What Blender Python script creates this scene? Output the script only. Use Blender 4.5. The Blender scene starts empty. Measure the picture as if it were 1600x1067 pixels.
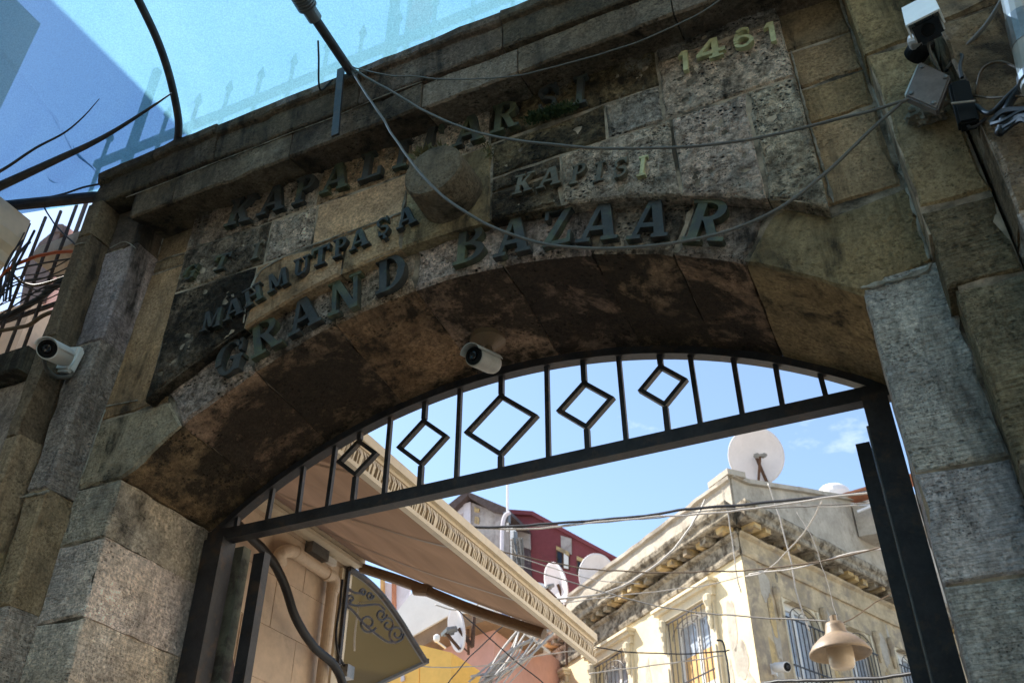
import bpy, bmesh, math, random
import numpy as np
from mathutils import Vector, Matrix, noise as mnoise
from mathutils.geometry import delaunay_2d_cdt
random.seed(7)
scene = bpy.context.scene
COL = scene.collection

# ------------------------------------------------------------------ camera
F_PX, CX, CY = 1484.0, 800.0, 533.5          # focal length and centre of the 1600 px wide photograph
PITCH = math.atan(1077.5 / F_PX); YAW = math.radians(24.7)
CAM = Vector((0.0, -2.8, 1.6))
_h = Vector((-math.sin(YAW), math.cos(YAW), 0)); CR = Vector((math.cos(YAW), math.sin(YAW), 0))
CF = _h * math.cos(PITCH) + Vector((0, 0, math.sin(PITCH)))
CU = -_h * math.sin(PITCH) + Vector((0, 0, math.cos(PITCH)))
cam_data = bpy.data.cameras.new('camera'); cam = bpy.data.objects.new('camera', cam_data); COL.objects.link(cam)
cam.matrix_world = Matrix(((CR.x, CU.x, -CF.x, CAM.x), (CR.y, CU.y, -CF.y, CAM.y), (CR.z, CU.z, -CF.z, CAM.z), (0, 0, 0, 1)))
cam_data.sensor_width = 36; cam_data.lens = F_PX / 1600 * 36; cam_data.clip_end = 2000; cam_data.clip_start = 0.05
cam_data.dof.use_dof = True; cam_data.dof.focus_distance = 4.6; cam_data.dof.aperture_fstop = 5.0
scene.camera = cam

# ------------------------------------------------------------------ light
SUN_EL = math.radians(48); SUN_H = Vector((-0.9995, 0.01, 0)).normalized()
SUN = SUN_H * math.cos(SUN_EL) + Vector((0, 0, math.sin(SUN_EL)))
world = bpy.data.worlds.new('World'); scene.world = world; world.use_nodes = True
wt = world.node_tree; wt.nodes.clear()
w_out = wt.nodes.new('ShaderNodeOutputWorld'); w_bg = wt.nodes.new('ShaderNodeBackground')
sky = wt.nodes.new('ShaderNodeTexSky'); sky.sky_type = 'NISHITA'; sky.sun_disc = False
sky.sun_elevation = SUN_EL; sky.sun_rotation = math.atan2(SUN_H.x, SUN_H.y) % (2 * math.pi)
sky.air_density = 1.15; sky.dust_density = 0.5; sky.ozone_density = 1.3
w_bg.inputs['Strength'].default_value = 0.115
tc = wt.nodes.new('ShaderNodeTexCoord')
def wn(kind, **kw):
    n = wt.nodes.new(kind)
    for k, v in kw.items(): n.inputs[k].default_value = v
    return n
cn = wn('ShaderNodeTexNoise', Scale=5.5, Detail=7.0, Roughness=0.6); cmap = wn('ShaderNodeMapping')
cmap.inputs['Scale'].default_value = (1, 1, 2.2); cmap.inputs['Location'].default_value = (0.35, 0.1, 0.55)
wt.links.new(tc.outputs['Generated'], cmap.inputs['Vector']); wt.links.new(cmap.outputs[0], cn.inputs['Vector'])
cr_ = wt.nodes.new('ShaderNodeValToRGB'); cr_.color_ramp.elements[0].position = 0.60; cr_.color_ramp.elements[1].position = 0.86
wt.links.new(cn.outputs['Fac'], cr_.inputs['Fac'])
cmul = wt.nodes.new('ShaderNodeMath'); cmul.operation = 'MULTIPLY'; cmul.inputs[1].default_value = 0.75
wt.links.new(cr_.outputs['Color'], cmul.inputs[0])
cmix = wt.nodes.new('ShaderNodeMixRGB'); cmix.inputs['Color2'].default_value = (7.2, 7.4, 7.8, 1)
wt.links.new(cmul.outputs[0], cmix.inputs['Fac']); wt.links.new(sky.outputs['Color'], cmix.inputs['Color1'])
wt.links.new(cmix.outputs['Color'], w_bg.inputs['Color']); wt.links.new(w_bg.outputs[0], w_out.inputs[0])
sun_d = bpy.data.lights.new('sun', 'SUN'); sun_d.energy = 5.0; sun_d.angle = math.radians(0.53); sun_d.color = (1.0, 0.95, 0.87)
sun_o = bpy.data.objects.new('sun', sun_d); COL.objects.link(sun_o)
sun_o.rotation_euler = SUN.to_track_quat('Z', 'Y').to_euler()
vs = scene.view_settings; vs.view_transform = 'Standard'; vs.look = 'None'; vs.exposure = 1.3; vs.gamma = 1.0; vs.use_curve_mapping = False
scene.cycles.max_bounces = 8; scene.cycles.diffuse_bounces = 5; scene.cycles.transparent_max_bounces = 12
scene.cycles.use_denoising = True

# ------------------------------------------------------------------ photo ray -> point on a real plane
def ray(px, py): return (CF * F_PX + CR * (px - CX) + CU * (CY - py)).normalized()
def aty(px, py, Y): d = ray(px, py); return CAM + d * ((Y - CAM.y) / d.y)
def atx(px, py, X): d = ray(px, py); return CAM + d * ((X - CAM.x) / d.x)
def atz(px, py, Z): d = ray(px, py); return CAM + d * ((Z - CAM.z) / d.z)
def atd(px, py, D):
    d = ray(px, py); return CAM + d * (D / math.hypot(d.x, d.y))

# ------------------------------------------------------------------ object helpers
def link(name, bm, mat, parent=None, smooth=False, color=None):
    me = bpy.data.meshes.new(name)
    if isinstance(bm, bmesh.types.BMesh):
        bm.normal_update(); bm.to_mesh(me); bm.free()
    else:
        me.from_pydata(*bm); me.update()
    if smooth:
        for p in me.polygons: p.use_smooth = True
    o = bpy.data.objects.new(name, me); COL.objects.link(o)
    if mat: me.materials.append(mat)
    if parent:
        o.parent = parent
        if parent.type == 'EMPTY': o.matrix_parent_inverse = Matrix.Translation(-Vector(parent.location))
    if color: o.color = color
    return o
def tag(o, label, cat, group=None, kind=None):
    if label: o['label'] = label
    if cat: o['category'] = cat
    if group: o['group'] = group
    if kind: o['kind'] = kind
    return o
def thing(name, label, cat, loc, group=None):
    o = bpy.data.objects.new(name, None); COL.objects.link(o); o.location = loc; o.empty_display_size = 0.1
    return tag(o, label, cat, group)
def copy_thing(o, delta, label=None):
    def rec(s, par):
        c = s.copy(); COL.objects.link(c)
        if par: c.parent = par
        for ch in s.children: rec(ch, c)
        return c
    r = rec(o, None); r.location = Vector(o.location) + Vector(delta)
    if label: r['label'] = label
    return r
def box(bm, lo, hi, M=None):
    x0, y0, z0 = lo; x1, y1, z1 = hi
    v = [bm.verts.new(M @ Vector(c) if M else c) for c in ((x0,y0,z0),(x1,y0,z0),(x1,y1,z0),(x0,y1,z0),(x0,y0,z1),(x1,y0,z1),(x1,y1,z1),(x0,y1,z1))]
    for f in ((0,3,2,1),(4,5,6,7),(0,1,5,4),(1,2,6,5),(2,3,7,6),(3,0,4,7)): bm.faces.new([v[i] for i in f])
def boxm(lo, hi, M=None, bevel=0):
    bm = bmesh.new(); box(bm, lo, hi, M)
    if bevel: bmesh.ops.bevel(bm, geom=bm.edges[:], offset=bevel, segments=2, affect='EDGES')
    return bm
def bar(bm, a, b, w, t, up=Vector((0, 1, 0))):
    """rectangular bar from a to b; w across, t along `up`"""
    a = Vector(a); b = Vector(b); d = (b - a).normalized(); s = d.cross(up).normalized(); u = s.cross(d).normalized()
    v = []
    for p in (a, b):
        for (i, j) in ((-1,-1),(1,-1),(1,1),(-1,1)): v.append(bm.verts.new(p + s * (i * w / 2) + u * (j * t / 2)))
    for f in ((0,1,2,3),(7,6,5,4),(0,4,5,1),(1,5,6,2),(2,6,7,3),(3,7,4,0)): bm.faces.new([v[i] for i in f])
def smooth_path(pts, n=8):
    pts = [Vector(p) for p in pts]
    if len(pts) < 3: return [pts[0].lerp(pts[1], i / n) for i in range(n + 1)]
    P = [pts[0] * 2 - pts[1]] + pts + [pts[-1] * 2 - pts[-2]]; out = []
    for i in range(1, len(P) - 2):
        for k in range(n):
            t = k / n; a, b, c, d = P[i-1], P[i], P[i+1], P[i+2]
            out.append(0.5 * ((2*b) + (c-a)*t + (2*a-5*b+4*c-d)*t*t + (3*b-a-3*c+d)*t**3))
    return out + [pts[-1]]
def tube(bm, pts, r, sides=8, caps=True):
    pts = [Vector(p) for p in pts]; rings = []
    prev = None
    for i, p in enumerate(pts):
        d = (pts[min(i+1, len(pts)-1)] - pts[max(i-1, 0)])
        if d.length < 1e-9: d = Vector((0,0,1))
        d.normalize()
        if prev is None: u = d.orthogonal().normalized()
        else:
            u = prev - d * prev.dot(d)
            u = u.normalized() if u.length > 1e-6 else d.orthogonal().normalized()
        prev = u; w = d.cross(u); rr = r[i] if isinstance(r, (list, tuple)) else r
        rings.append([bm.verts.new(p + (u * math.cos(2*math.pi*k/sides) + w * math.sin(2*math.pi*k/sides)) * rr) for k in range(sides)])
    for a, b in zip(rings, rings[1:]):
        for k in range(sides): bm.faces.new((a[k], a[(k+1) % sides], b[(k+1) % sides], b[k]))
    if caps: bm.faces.new(rings[0][::-1]); bm.faces.new(rings[-1])
def tubem(pts, r, sides=8, n=8, smooth=True, kink=0.0):
    P = smooth_path(pts, n) if smooth else pts; sd = random.random() * 60
    if kink: P = [p + mnoise.noise_vector(p * 2.6 + Vector((sd, 0, 0))) * kink + mnoise.noise_vector(p * 9 + Vector((0, sd, 0))) * kink * .35 if 0 < i < len(P) - 1 else p for i, p in enumerate(P)]
    bm = bmesh.new(); tube(bm, P, r, sides); return bm
def lathe(bm, prof, M, sides=24):
    """prof: (radius, height) list about local z, placed by M"""
    rings = []
    for r, h in prof:
        rings.append([bm.verts.new(M @ Vector((r*math.cos(2*math.pi*k/sides), r*math.sin(2*math.pi*k/sides), h))) for k in range(sides)])
    for a, b in zip(rings, rings[1:]):
        for k in range(sides): bm.faces.new((a[k], a[(k+1) % sides], b[(k+1) % sides], b[k]))
    bm.faces.new(rings[0][::-1]); bm.faces.new(rings[-1])
def frame_at(p, zdir, xhint=Vector((0, 0, 1))):
    z = Vector(zdir).normalized(); xhint = Vector((0, 1, 0)) if abs(z.dot(Vector(xhint))) > .99 else xhint; x = Vector(xhint) - z * z.dot(Vector(xhint)); x.normalize(); y = z.cross(x)
    return Matrix(((x.x,y.x,z.x,p[0]),(x.y,y.y,z.y,p[1]),(x.z,y.z,z.z,p[2]),(0,0,0,1)))
def prism(bm, poly, d0, d1, M=None):
    """poly of (x,z) extruded in y from d0 to d1"""
    T = (lambda p: M @ Vector(p)) if M else (lambda p: Vector(p))
    a = [bm.verts.new(T((x, d0, z))) for x, z in poly]; b = [bm.verts.new(T((x, d1, z))) for x, z in poly]; n = len(poly)
    bm.faces.new(a); bm.faces.new(b[::-1])
    for i in range(n): bm.faces.new((a[i], b[i], b[(i+1) % n], a[(i+1) % n]))

# ------------------------------------------------------------------ materials
def newmat(name):
    m = bpy.data.materials.new(name); m.use_nodes = True; nt = m.node_tree
    return m, nt, nt.nodes['Principled BSDF']
class NT:
    """tiny node helper"""
    def __init__(s, nt): s.nt = nt
    def n(s, kind, **kw):
        x = s.nt.nodes.new(kind)
        for k, v in kw.items():
            if k in x.inputs.keys(): x.inputs[k].default_value = v
            else: setattr(x, k, v)
        return x
    def l(s, a, b): s.nt.links.new(a, b)
    def noise(s, vec, scale, detail=5, rough=0.55, dist=0.0):
        x = s.n('ShaderNodeTexNoise', Scale=scale, Detail=detail, Roughness=rough, Distortion=dist)
        if vec: s.l(vec, x.inputs['Vector'])
        return x.outputs['Fac']
    def ramp(s, fac, p0, p1, c0=(0,0,0,1), c1=(1,1,1,1)):
        x = s.n('ShaderNodeValToRGB'); e = x.color_ramp.elements; e[0].position = p0; e[1].position = p1; e[0].color = c0; e[1].color = c1
        s.l(fac, x.inputs['Fac']); return x.outputs['Color']
    def math(s, op, a, b=None, c=None):
        x = s.n('ShaderNodeMath', operation=op)
        for i, v in enumerate((a, b, c)):
            if v is None: continue
            if isinstance(v, (int, float)): x.inputs[i].default_value = v
            else: s.l(v, x.inputs[i])
        return x.outputs[0]
    def mix(s, fac, a, b, mode='MIX'):
        x = s.n('ShaderNodeMixRGB', blend_type=mode)
        for i, v in enumerate((fac, a, b)):
            if isinstance(v, (int, float)): x.inputs[i].default_value = v
            elif isinstance(v, tuple): x.inputs[i].default_value = v
            else: s.l(v, x.inputs[i])
        return x.outputs[0]
    def map(s, vec, scale=(1,1,1), loc=(0,0,0), rot=(0,0,0)):
        x = s.n('ShaderNodeMapping'); x.inputs['Scale'].default_value = scale; x.inputs['Location'].default_value = loc; x.inputs['Rotation'].default_value = rot
        s.l(vec, x.inputs['Vector']); return x.outputs[0]
    def bump(s, h, strength, dist, normal=None):
        x = s.n('ShaderNodeBump', Strength=strength, Distance=dist); s.l(h, x.inputs['Height'])
        if normal: s.l(normal, x.inputs['Normal'])
        return x.outputs[0]

def stone_mat(name, soot=0.5, lime=0.3, pits=0.5, comb=0.0, rough_bump=1.0, moss=0.15, soot_lo=0.50, soot_hi=0.60, crumb=0.0, sscale=1.0, tone=None):
    """weathered masonry; the block's own colour and how dirty it is (alpha) come from the object colour"""
    m, nt, b = newmat(name); h = NT(nt)
    vec = h.n('ShaderNodeTexCoord').outputs['Object']; oi = h.n('ShaderNodeObjectInfo')
    off = h.n('ShaderNodeVectorMath', operation='SCALE'); comb_xyz = h.n('ShaderNodeCombineXYZ')
    for i in range(3): h.l(oi.outputs['Random'], comb_xyz.inputs[i])
    h.l(comb_xyz.outputs[0], off.inputs[0]); off.inputs['Scale'].default_value = 7.0
    va = h.n('ShaderNodeVectorMath', operation='ADD'); h.l(vec, va.inputs[0]); h.l(off.outputs[0], va.inputs[1]); vb = va.outputs[0]
    base = oi.outputs['Color']; dirt = oi.outputs['Alpha']
    big = h.noise(vb, 2.2, 6, 0.6); mid = h.noise(vb, 11, 7, 0.65); fine = h.noise(vec, 70, 6, 0.7); grain = h.noise(vec, 320, 3, 0.6)
    tint = h.mix(h.ramp(big, 0.35, 0.65), (0.92, 0.92, 0.95, 1), (1.26, 1.20, 1.12, 1))
    c = h.mix(1.0, base, tint, 'MULTIPLY')
    if tone: c = h.mix(1.0, c, tone + (1,), 'MULTIPLY')
    c = h.mix(1.0, c, h.mix(h.ramp(mid, 0.30, 0.72), (0.66, 0.64, 0.62, 1), (1.30, 1.30, 1.30, 1)), 'MULTIPLY')
    c = h.mix(0.85, c, h.mix(h.ramp(fine, 0.34, 0.66), (0.42, 0.41, 0.40, 1), (1.42, 1.42, 1.42, 1)), 'MULTIPLY')
    if crumb:
        cn_ = h.noise(vec, 26, 10, 0.78); c = h.mix(crumb, c, h.mix(h.ramp(cn_, 0.40, 0.62), (0.34, 0.32, 0.30, 1), (1.65, 1.63, 1.62, 1)), 'MULTIPLY')
    gl_ = h.noise(vec, 0.8, 5, 0.6); c = h.mix(1.0, c, h.mix(h.ramp(gl_, 0.36, 0.64), (0.72, 0.70, 0.68, 1), (1.22, 1.22, 1.22, 1)), 'MULTIPLY')
    # pale lime crust
    lm = h.math('MULTIPLY', h.ramp(h.noise(h.map(vec, (1.6, 1.6, 0.9)), 3.1, 9, 0.72), 0.55, 0.66), h.ramp(fine, 0.36, 0.56))
    c = h.mix(h.math('MULTIPLY', lm, lime), c, (0.42, 0.385, 0.33, 1))
    # moss tint
    ms = h.math('MULTIPLY', h.ramp(h.noise(vec, 2.6, 7, 0.7, 0.4), 0.56, 0.70), moss)
    c = h.mix(ms, c, (0.055, 0.062, 0.022, 1))
    # soot: streaks that run down and blotches
    st = h.noise(h.map(vec, (3.2 * sscale, 3.2 * sscale, 0.55 * sscale)), 1.6, 9, 0.68, 0.6); bl = h.noise(vec, 1.35 * sscale, 9, 0.68, 0.5)
    brk = h.math('ADD', h.math('MULTIPLY', h.math('SUBTRACT', mid, 0.5), 0.42), h.math('MULTIPLY', h.math('SUBTRACT', fine, 0.5), 0.22))
    brk = h.math('ADD', brk, h.math('MULTIPLY', h.math('SUBTRACT', dirt, 0.42), 0.20 * soot * 2))
    sm = h.math('MAXIMUM', h.ramp(h.math('ADD', st, brk), soot_lo + .04, soot_hi + .09), h.ramp(h.math('ADD', bl, brk), soot_lo + .03, soot_hi + .08))
    sm = h.math('MULTIPLY', sm, 0.90)
    c = h.mix(sm, c, (0.020, 0.0165, 0.013, 1))
    # pits
    vo = h.n('ShaderNodeTexVoronoi', Scale=38.0); h.l(h.map(vb, (1, 1, 1.5)), vo.inputs['Vector'])
    pm = h.math('MULTIPLY', h.ramp(vo.outputs['Distance'], 0.16, 0.36, (1,1,1,1), (0,0,0,1)), h.ramp(h.noise(vb, 6, 4, 0.6), 0.47, 0.60))
    vo2 = h.n('ShaderNodeTexVoronoi', Scale=95.0); h.l(vb, vo2.inputs['Vector'])
    pm2 = h.math('MULTIPLY', h.ramp(vo2.outputs['Distance'], 0.14, 0.34, (1,1,1,1), (0,0,0,1)), h.ramp(h.noise(vb, 9, 3, 0.6), 0.45, 0.6))
    pm = h.math('MAXIMUM', pm, pm2)
    c = h.mix(h.math('MULTIPLY', pm, pits), c, (0.014, 0.012, 0.010, 1))
    h.l(c, b.inputs['Base Color']); b.inputs['Roughness'].default_value = 0.93
    b.inputs['Specular IOR Level'].default_value = 0.18
    hh = h.math('ADD', h.math('MULTIPLY', mid, 0.9), h.math('MULTIPLY', fine, 0.55))
    hh = h.math('ADD', hh, h.math('MULTIPLY', grain, 0.15)); hh = h.math('SUBTRACT', hh, h.math('MULTIPLY', pm, pits * 1.2))
    if comb:
        cb = h.noise(h.map(vec, (9, 9, 95), rot=(0, 0.12, 0)), 1.0, 3, 0.6)
        hh = h.math('ADD', hh, h.math('MULTIPLY', cb, comb))
    if crumb: hh = h.math('ADD', hh, h.math('MULTIPLY', cn_, crumb * 1.1))
    h.l(h.bump(hh, 1.0, 0.016 * rough_bump), b.inputs['Normal'])
    return m
M_ROUGH = stone_mat('rough_limestone', soot=0.62, lime=0.85, pits=1.0, rough_bump=2.0, moss=0.25, crumb=0.9)
M_SMOOTH = stone_mat('smooth_sandstone', crumb=0.15, soot=0.45, lime=0.12, pits=0.35, rough_bump=0.6, moss=0.12)
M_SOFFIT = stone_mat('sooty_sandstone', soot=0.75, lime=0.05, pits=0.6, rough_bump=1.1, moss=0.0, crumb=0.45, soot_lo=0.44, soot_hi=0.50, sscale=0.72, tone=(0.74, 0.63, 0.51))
M_CORN = stone_mat('dirty_cornice_stone', crumb=0.35, soot=0.6, lime=0.2, pits=0.55, rough_bump=1.0, moss=0.25)
M_COMB = stone_mat('tooled_grey_stone', soot=0.35, lime=0.15, pits=0.42, comb=1.1, rough_bump=1.2, moss=0.12, crumb=0.4)

def plain(name, col, rough=0.6, metal=0.0, var=0.25, scale=6, bump=0.0, bscale=60, spots=None, spec=0.4):
    m, nt, b = newmat(name); h = NT(nt); vec = h.n('ShaderNodeTexCoord').outputs['Object']
    n = h.noise(vec, scale, 7, 0.65); f = h.noise(vec, scale * 7, 5, 0.6)
    lo = tuple(c * (1 - var) for c in col) + (1,); hi = tuple(min(1, c * (1 + var)) for c in col) + (1,)
    c = h.mix(h.ramp(n, 0.3, 0.7), lo, hi)
    c = h.mix(0.5, c, h.mix(h.ramp(f, 0.3, 0.7), (1 - var,) * 3 + (1,), (1 + var * .6,) * 3 + (1,)), 'MULTIPLY')
    if spots:
        sc, p0, p1, scol, amt = spots
        c = h.mix(h.math('MULTIPLY', h.ramp(h.noise(vec, sc, 8, 0.7, 0.3), p0, p1), amt), c, tuple(scol) + (1,))
    h.l(c, b.inputs['Base Color']); b.inputs['Roughness'].default_value = rough; b.inputs['Metallic'].default_value = metal
    b.inputs['Specular IOR Level'].default_value = spec
    if bump: h.l(h.bump(h.noise(vec, bscale, 5, 0.65), 1.0, bump), b.inputs['Normal'])
    return m
M_MORTAR = plain('lime_mortar', (0.40, 0.31, 0.225), 0.95, var=0.45, scale=5, bump=0.006, bscale=45, spots=(2.6, 0.45, 0.58, (0.05, 0.04, 0.03), 0.95), spec=0.1)
M_IRON = plain('black_painted_iron', (0.030, 0.027, 0.029), 0.5, var=0.5, scale=9, bump=0.0012, bscale=90, spots=(11, 0.53, 0.66, (0.085, 0.05, 0.03), 0.75))
M_LETTER = plain('dark_patinated_metal', (0.050, 0.047, 0.042), 0.6, var=0.5, scale=7, bump=0.002, bscale=90, spots=(8, 0.54, 0.66, (0.10, 0.12, 0.065), 0.75))
M_LETTER_G = plain('pale_green_metal', (0.50, 0.48, 0.26), 0.6, var=0.3, scale=8, bump=0.002, bscale=90, spots=(11, 0.52, 0.64, (0.16, 0.15, 0.08), 0.75))
M_LETTER_M = plain('mottled_green_metal', (0.095, 0.10, 0.055), 0.6, var=0.5, scale=7, bump=0.002, bscale=90, spots=(8, 0.46, 0.58, (0.045, 0.044, 0.04), 0.92))
M_WHITE = plain('white_plastic', (0.72, 0.71, 0.68), 0.4, var=0.06, scale=12, spots=(30, 0.62, 0.75, (0.35, 0.3, 0.25), 0.5))
M_OFFWHITE = plain('aged_plastic', (0.40, 0.38, 0.34), 0.5, var=0.12, scale=9, spots=(16, 0.58, 0.75, (0.2, 0.16, 0.12), 0.6))
M_GREYBOX = plain('dusty_grey_plastic', (0.19, 0.165, 0.155), 0.6, var=0.25, scale=16, spots=(13, 0.55, 0.7, (0.12, 0.1, 0.09), 0.6))
M_BLACK = plain('black_plastic', (0.009, 0.009, 0.009), 0.6, var=0.3, scale=10, spec=0.12)
M_LENS = plain('dark_glass', (0.004, 0.004, 0.006), 0.06, var=0.1)
M_CABLE = plain('grey_cable', (0.13, 0.12, 0.105), 0.6, var=0.2, scale=20)
M_CABLE_B = plain('black_cable', (0.014, 0.014, 0.016), 0.5, var=0.2, scale=20)
M_CABLE_W = plain('pale_cable', (0.37, 0.34, 0.30), 0.55, var=0.15, scale=20)
M_CABLE_O = plain('orange_cable', (0.42, 0.075, 0.02), 0.5, var=0.2, scale=20)
M_BROWNC = plain('brown_cable', (0.10, 0.065, 0.035), 0.6, var=0.3, scale=20)
M_STEEL = plain('grey_steel', (0.20, 0.20, 0.20), 0.45, 0.6, var=0.25, scale=12)
M_DISH = plain('white_dish_paint', (0.70, 0.65, 0.65), 0.5, var=0.07, scale=3, spots=(5, 0.6, 0.8, (0.5, 0.42, 0.38), 0.4))
M_RUST = plain('rusty_iron', (0.09, 0.045, 0.025), 0.8, var=0.4, scale=20)
M_PVC = plain('painted_beige_pipe', (0.60, 0.48, 0.36), 0.55, var=0.15, scale=5, spots=(6, 0.58, 0.75, (0.2, 0.14, 0.09), 0.6))
M_BEIGE = plain('beige_limestone', (0.64, 0.505, 0.385), 0.85, var=0.16, scale=2.2, bump=0.004, bscale=30, spots=(1.6, 0.58, 0.72, (0.24, 0.16, 0.10), 0.55), spec=0.15)
M_CREAM = plain('cream_paint', (0.66, 0.57, 0.43), 0.5, var=0.1, scale=4, spots=(6, 0.62, 0.78, (0.38, 0.28, 0.18), 0.5))
M_DOOR = plain('brown_wood', (0.085, 0.045, 0.028), 0.5, var=0.3, scale=5)
M_ARM = plain('brown_awning_arm', (0.20, 0.13, 0.075), 0.5, var=0.2, scale=4)
M_OLD = plain('flaking_green_paint', (0.13, 0.125, 0.085), 0.7, var=0.35, scale=9, spots=(10, 0.5, 0.62, (0.05, 0.035, 0.025), 0.9))
M_ASPHALT = plain('grey_paving', (0.33, 0.31, 0.28), 0.85, var=0.3, scale=2, bump=0.004)
M_YELLOW = plain('yellow_plaster', (0.70, 0.59, 0.38), 0.9, var=0.12, scale=1.1, bump=0.006, bscale=14, spots=(0.9, 0.60, 0.70, (0.42, 0.36, 0.27), 0.8), spec=0.1)
M_YSHADE = plain('shaded_weathered_plaster', (0.46, 0.37, 0.245), 0.9, var=0.3, scale=2.2, bump=0.012, bscale=9, spots=(1.9, 0.48, 0.60, (0.27, 0.225, 0.175), 0.9), spec=0.1)  # grey patches are wear; base colour darkened for the shade on the right facade
M_TRIM = plain('cream_stone_trim', (0.62, 0.54, 0.39), 0.85, var=0.15, scale=3, bump=0.006, bscale=22, spots=(2.4, 0.58, 0.70, (0.3, 0.26, 0.2), 0.7), spec=0.1)
M_CONC = plain('weathered_cement_render', (0.42, 0.375, 0.31), 0.92, var=0.22, scale=2.4, bump=0.01, bscale=12, spots=(2.8, 0.54, 0.70, (0.2, 0.165, 0.125), 0.75), spec=0.1)
M_CORNB = plain('blackened_cornice', (0.34, 0.295, 0.225), 0.92, var=0.35, scale=6, bump=0.02, bscale=12, spots=(5.5, 0.44, 0.60, (0.07, 0.055, 0.04), 0.9), spec=0.1)
M_MODIL = plain('ochre_brackets', (0.50, 0.36, 0.17), 0.9, var=0.3, scale=5, spots=(3, 0.5, 0.6, (0.18, 0.15, 0.12), 0.8))
M_SKY_GLASS = plain('sky_tinted_glass', (0.34, 0.38, 0.44), 0.08, var=0.35, scale=1.5, spec=0.9)  # pale blue base puts the reflected sky into the glass colour
M_WFRAME = plain('white_window_frame', (0.72, 0.70, 0.66), 0.5, var=0.06)
M_BOARD = plain('orange_board', (0.60, 0.36, 0.14), 0.7, var=0.15)
M_RED = plain('dark_red_render', (0.20, 0.058, 0.065), 0.9, var=0.15, scale=1.0, bump=0.01, bscale=8, spots=(1.1, 0.60, 0.68, (0.16, 0.06, 0.06), 0.7), spec=0.1)
M_GREYW = plain('bare_grey_render', (0.40, 0.36, 0.34), 0.92, var=0.25, scale=1.2, bump=0.012, bscale=8, spots=(1.4, 0.5, 0.62, (0.24, 0.2, 0.19), 0.8), spec=0.1)
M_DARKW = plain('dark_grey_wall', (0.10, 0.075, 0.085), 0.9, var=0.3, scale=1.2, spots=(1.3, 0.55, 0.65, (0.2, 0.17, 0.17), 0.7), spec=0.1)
M_ROOFD = plain('dark_roof_board', (0.085, 0.06, 0.055), 0.85, var=0.35, scale=6)
M_PINK = plain('pink_plaster', (0.62, 0.36, 0.31), 0.9, var=0.1, scale=1.2, spots=(1.2, 0.58, 0.72, (0.5, 0.3, 0.27), 0.6), spec=0.1)
M_LILAC = plain('pale_lilac_plaster', (0.58, 0.54, 0.58), 0.9, var=0.12, scale=1.4, spots=(1.5, 0.55, 0.7, (0.4, 0.36, 0.36), 0.7), spec=0.1)
M_WALLW = plain('white_plaster', (0.74, 0.73, 0.72), 0.85, var=0.06, scale=2, spec=0.1)
M_BOXY = plain('yellow_painted_metal', (0.75, 0.44, 0.10), 0.6, var=0.1, scale=2)
M_BLUEG = plain('blue_grey_sheeting', (0.13, 0.16, 0.24), 0.6, var=0.3, scale=2)
M_TILE = plain('terracotta_tile', (0.42, 0.17, 0.09), 0.85, var=0.25, scale=9)
M_FLAG = plain('red_flag_cloth', (0.62, 0.05, 0.05), 0.8, var=0.1)
M_LAMP = plain('beige_enamel', (0.22, 0.16, 0.10), 0.5, var=0.2, scale=6, spots=(9, 0.55, 0.7, (0.22, 0.15, 0.1), 0.7))
M_OPAL = plain('opal_glass', (0.42, 0.34, 0.25), 0.25, var=0.1)
M_LEAF = plain('moss_green', (0.035, 0.055, 0.015), 0.8, var=0.5, scale=30)
M_GRASS = plain('dry_grass', (0.16, 0.14, 0.06), 0.8, var=0.4, scale=30)

M_BRAID = plain('shaded_tan_braid', (0.27, 0.20, 0.12), 0.9, var=0.25, scale=14)
M_FADED = plain('faded_bronze_metal', (0.12, 0.105, 0.075), 0.7, var=0.5, scale=8, bump=0.002, bscale=90, spots=(9, 0.5, 0.62, (0.05, 0.045, 0.035), 0.85))
def tarp_mat():
    m, nt, b = newmat('blue_netting'); h = NT(nt); nt.nodes.remove(b); out = nt.nodes['Material Output']
    vec = h.n('ShaderNodeTexCoord').outputs['Object']
    n = h.noise(vec, 1.4, 6, 0.6); f = h.noise(vec, 140, 3, 0.6)
    c = h.mix(h.ramp(n, 0.3, 0.7), (0.15, 0.37, 0.48, 1), (0.20, 0.43, 0.53, 1))
    c = h.mix(0.45, c, h.mix(h.ramp(f, 0.35, 0.65), (0.6, 0.6, 0.6, 1), (1.3, 1.3, 1.3, 1)), 'MULTIPLY')
    tl = h.n('ShaderNodeBsdfTranslucent'); df = h.n('ShaderNodeBsdfDiffuse'); tp = h.n('ShaderNodeBsdfTransparent')
    h.l(c, tl.inputs['Color']); h.l(c, df.inputs['Color']); tp.inputs['Color'].default_value = (0.38, 0.56, 0.84, 1)
    a = h.n('ShaderNodeMixShader'); a.inputs[0].default_value = 0.30; h.l(tl.outputs[0], a.inputs[1]); h.l(df.outputs[0], a.inputs[2])
    z = h.n('ShaderNodeMixShader'); z.inputs[0].default_value = 0.33; h.l(a.outputs[0], z.inputs[1]); h.l(tp.outputs[0], z.inputs[2])
    h.l(z.outputs[0], out.inputs['Surface']); return m
M_TARP = tarp_mat()
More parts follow.
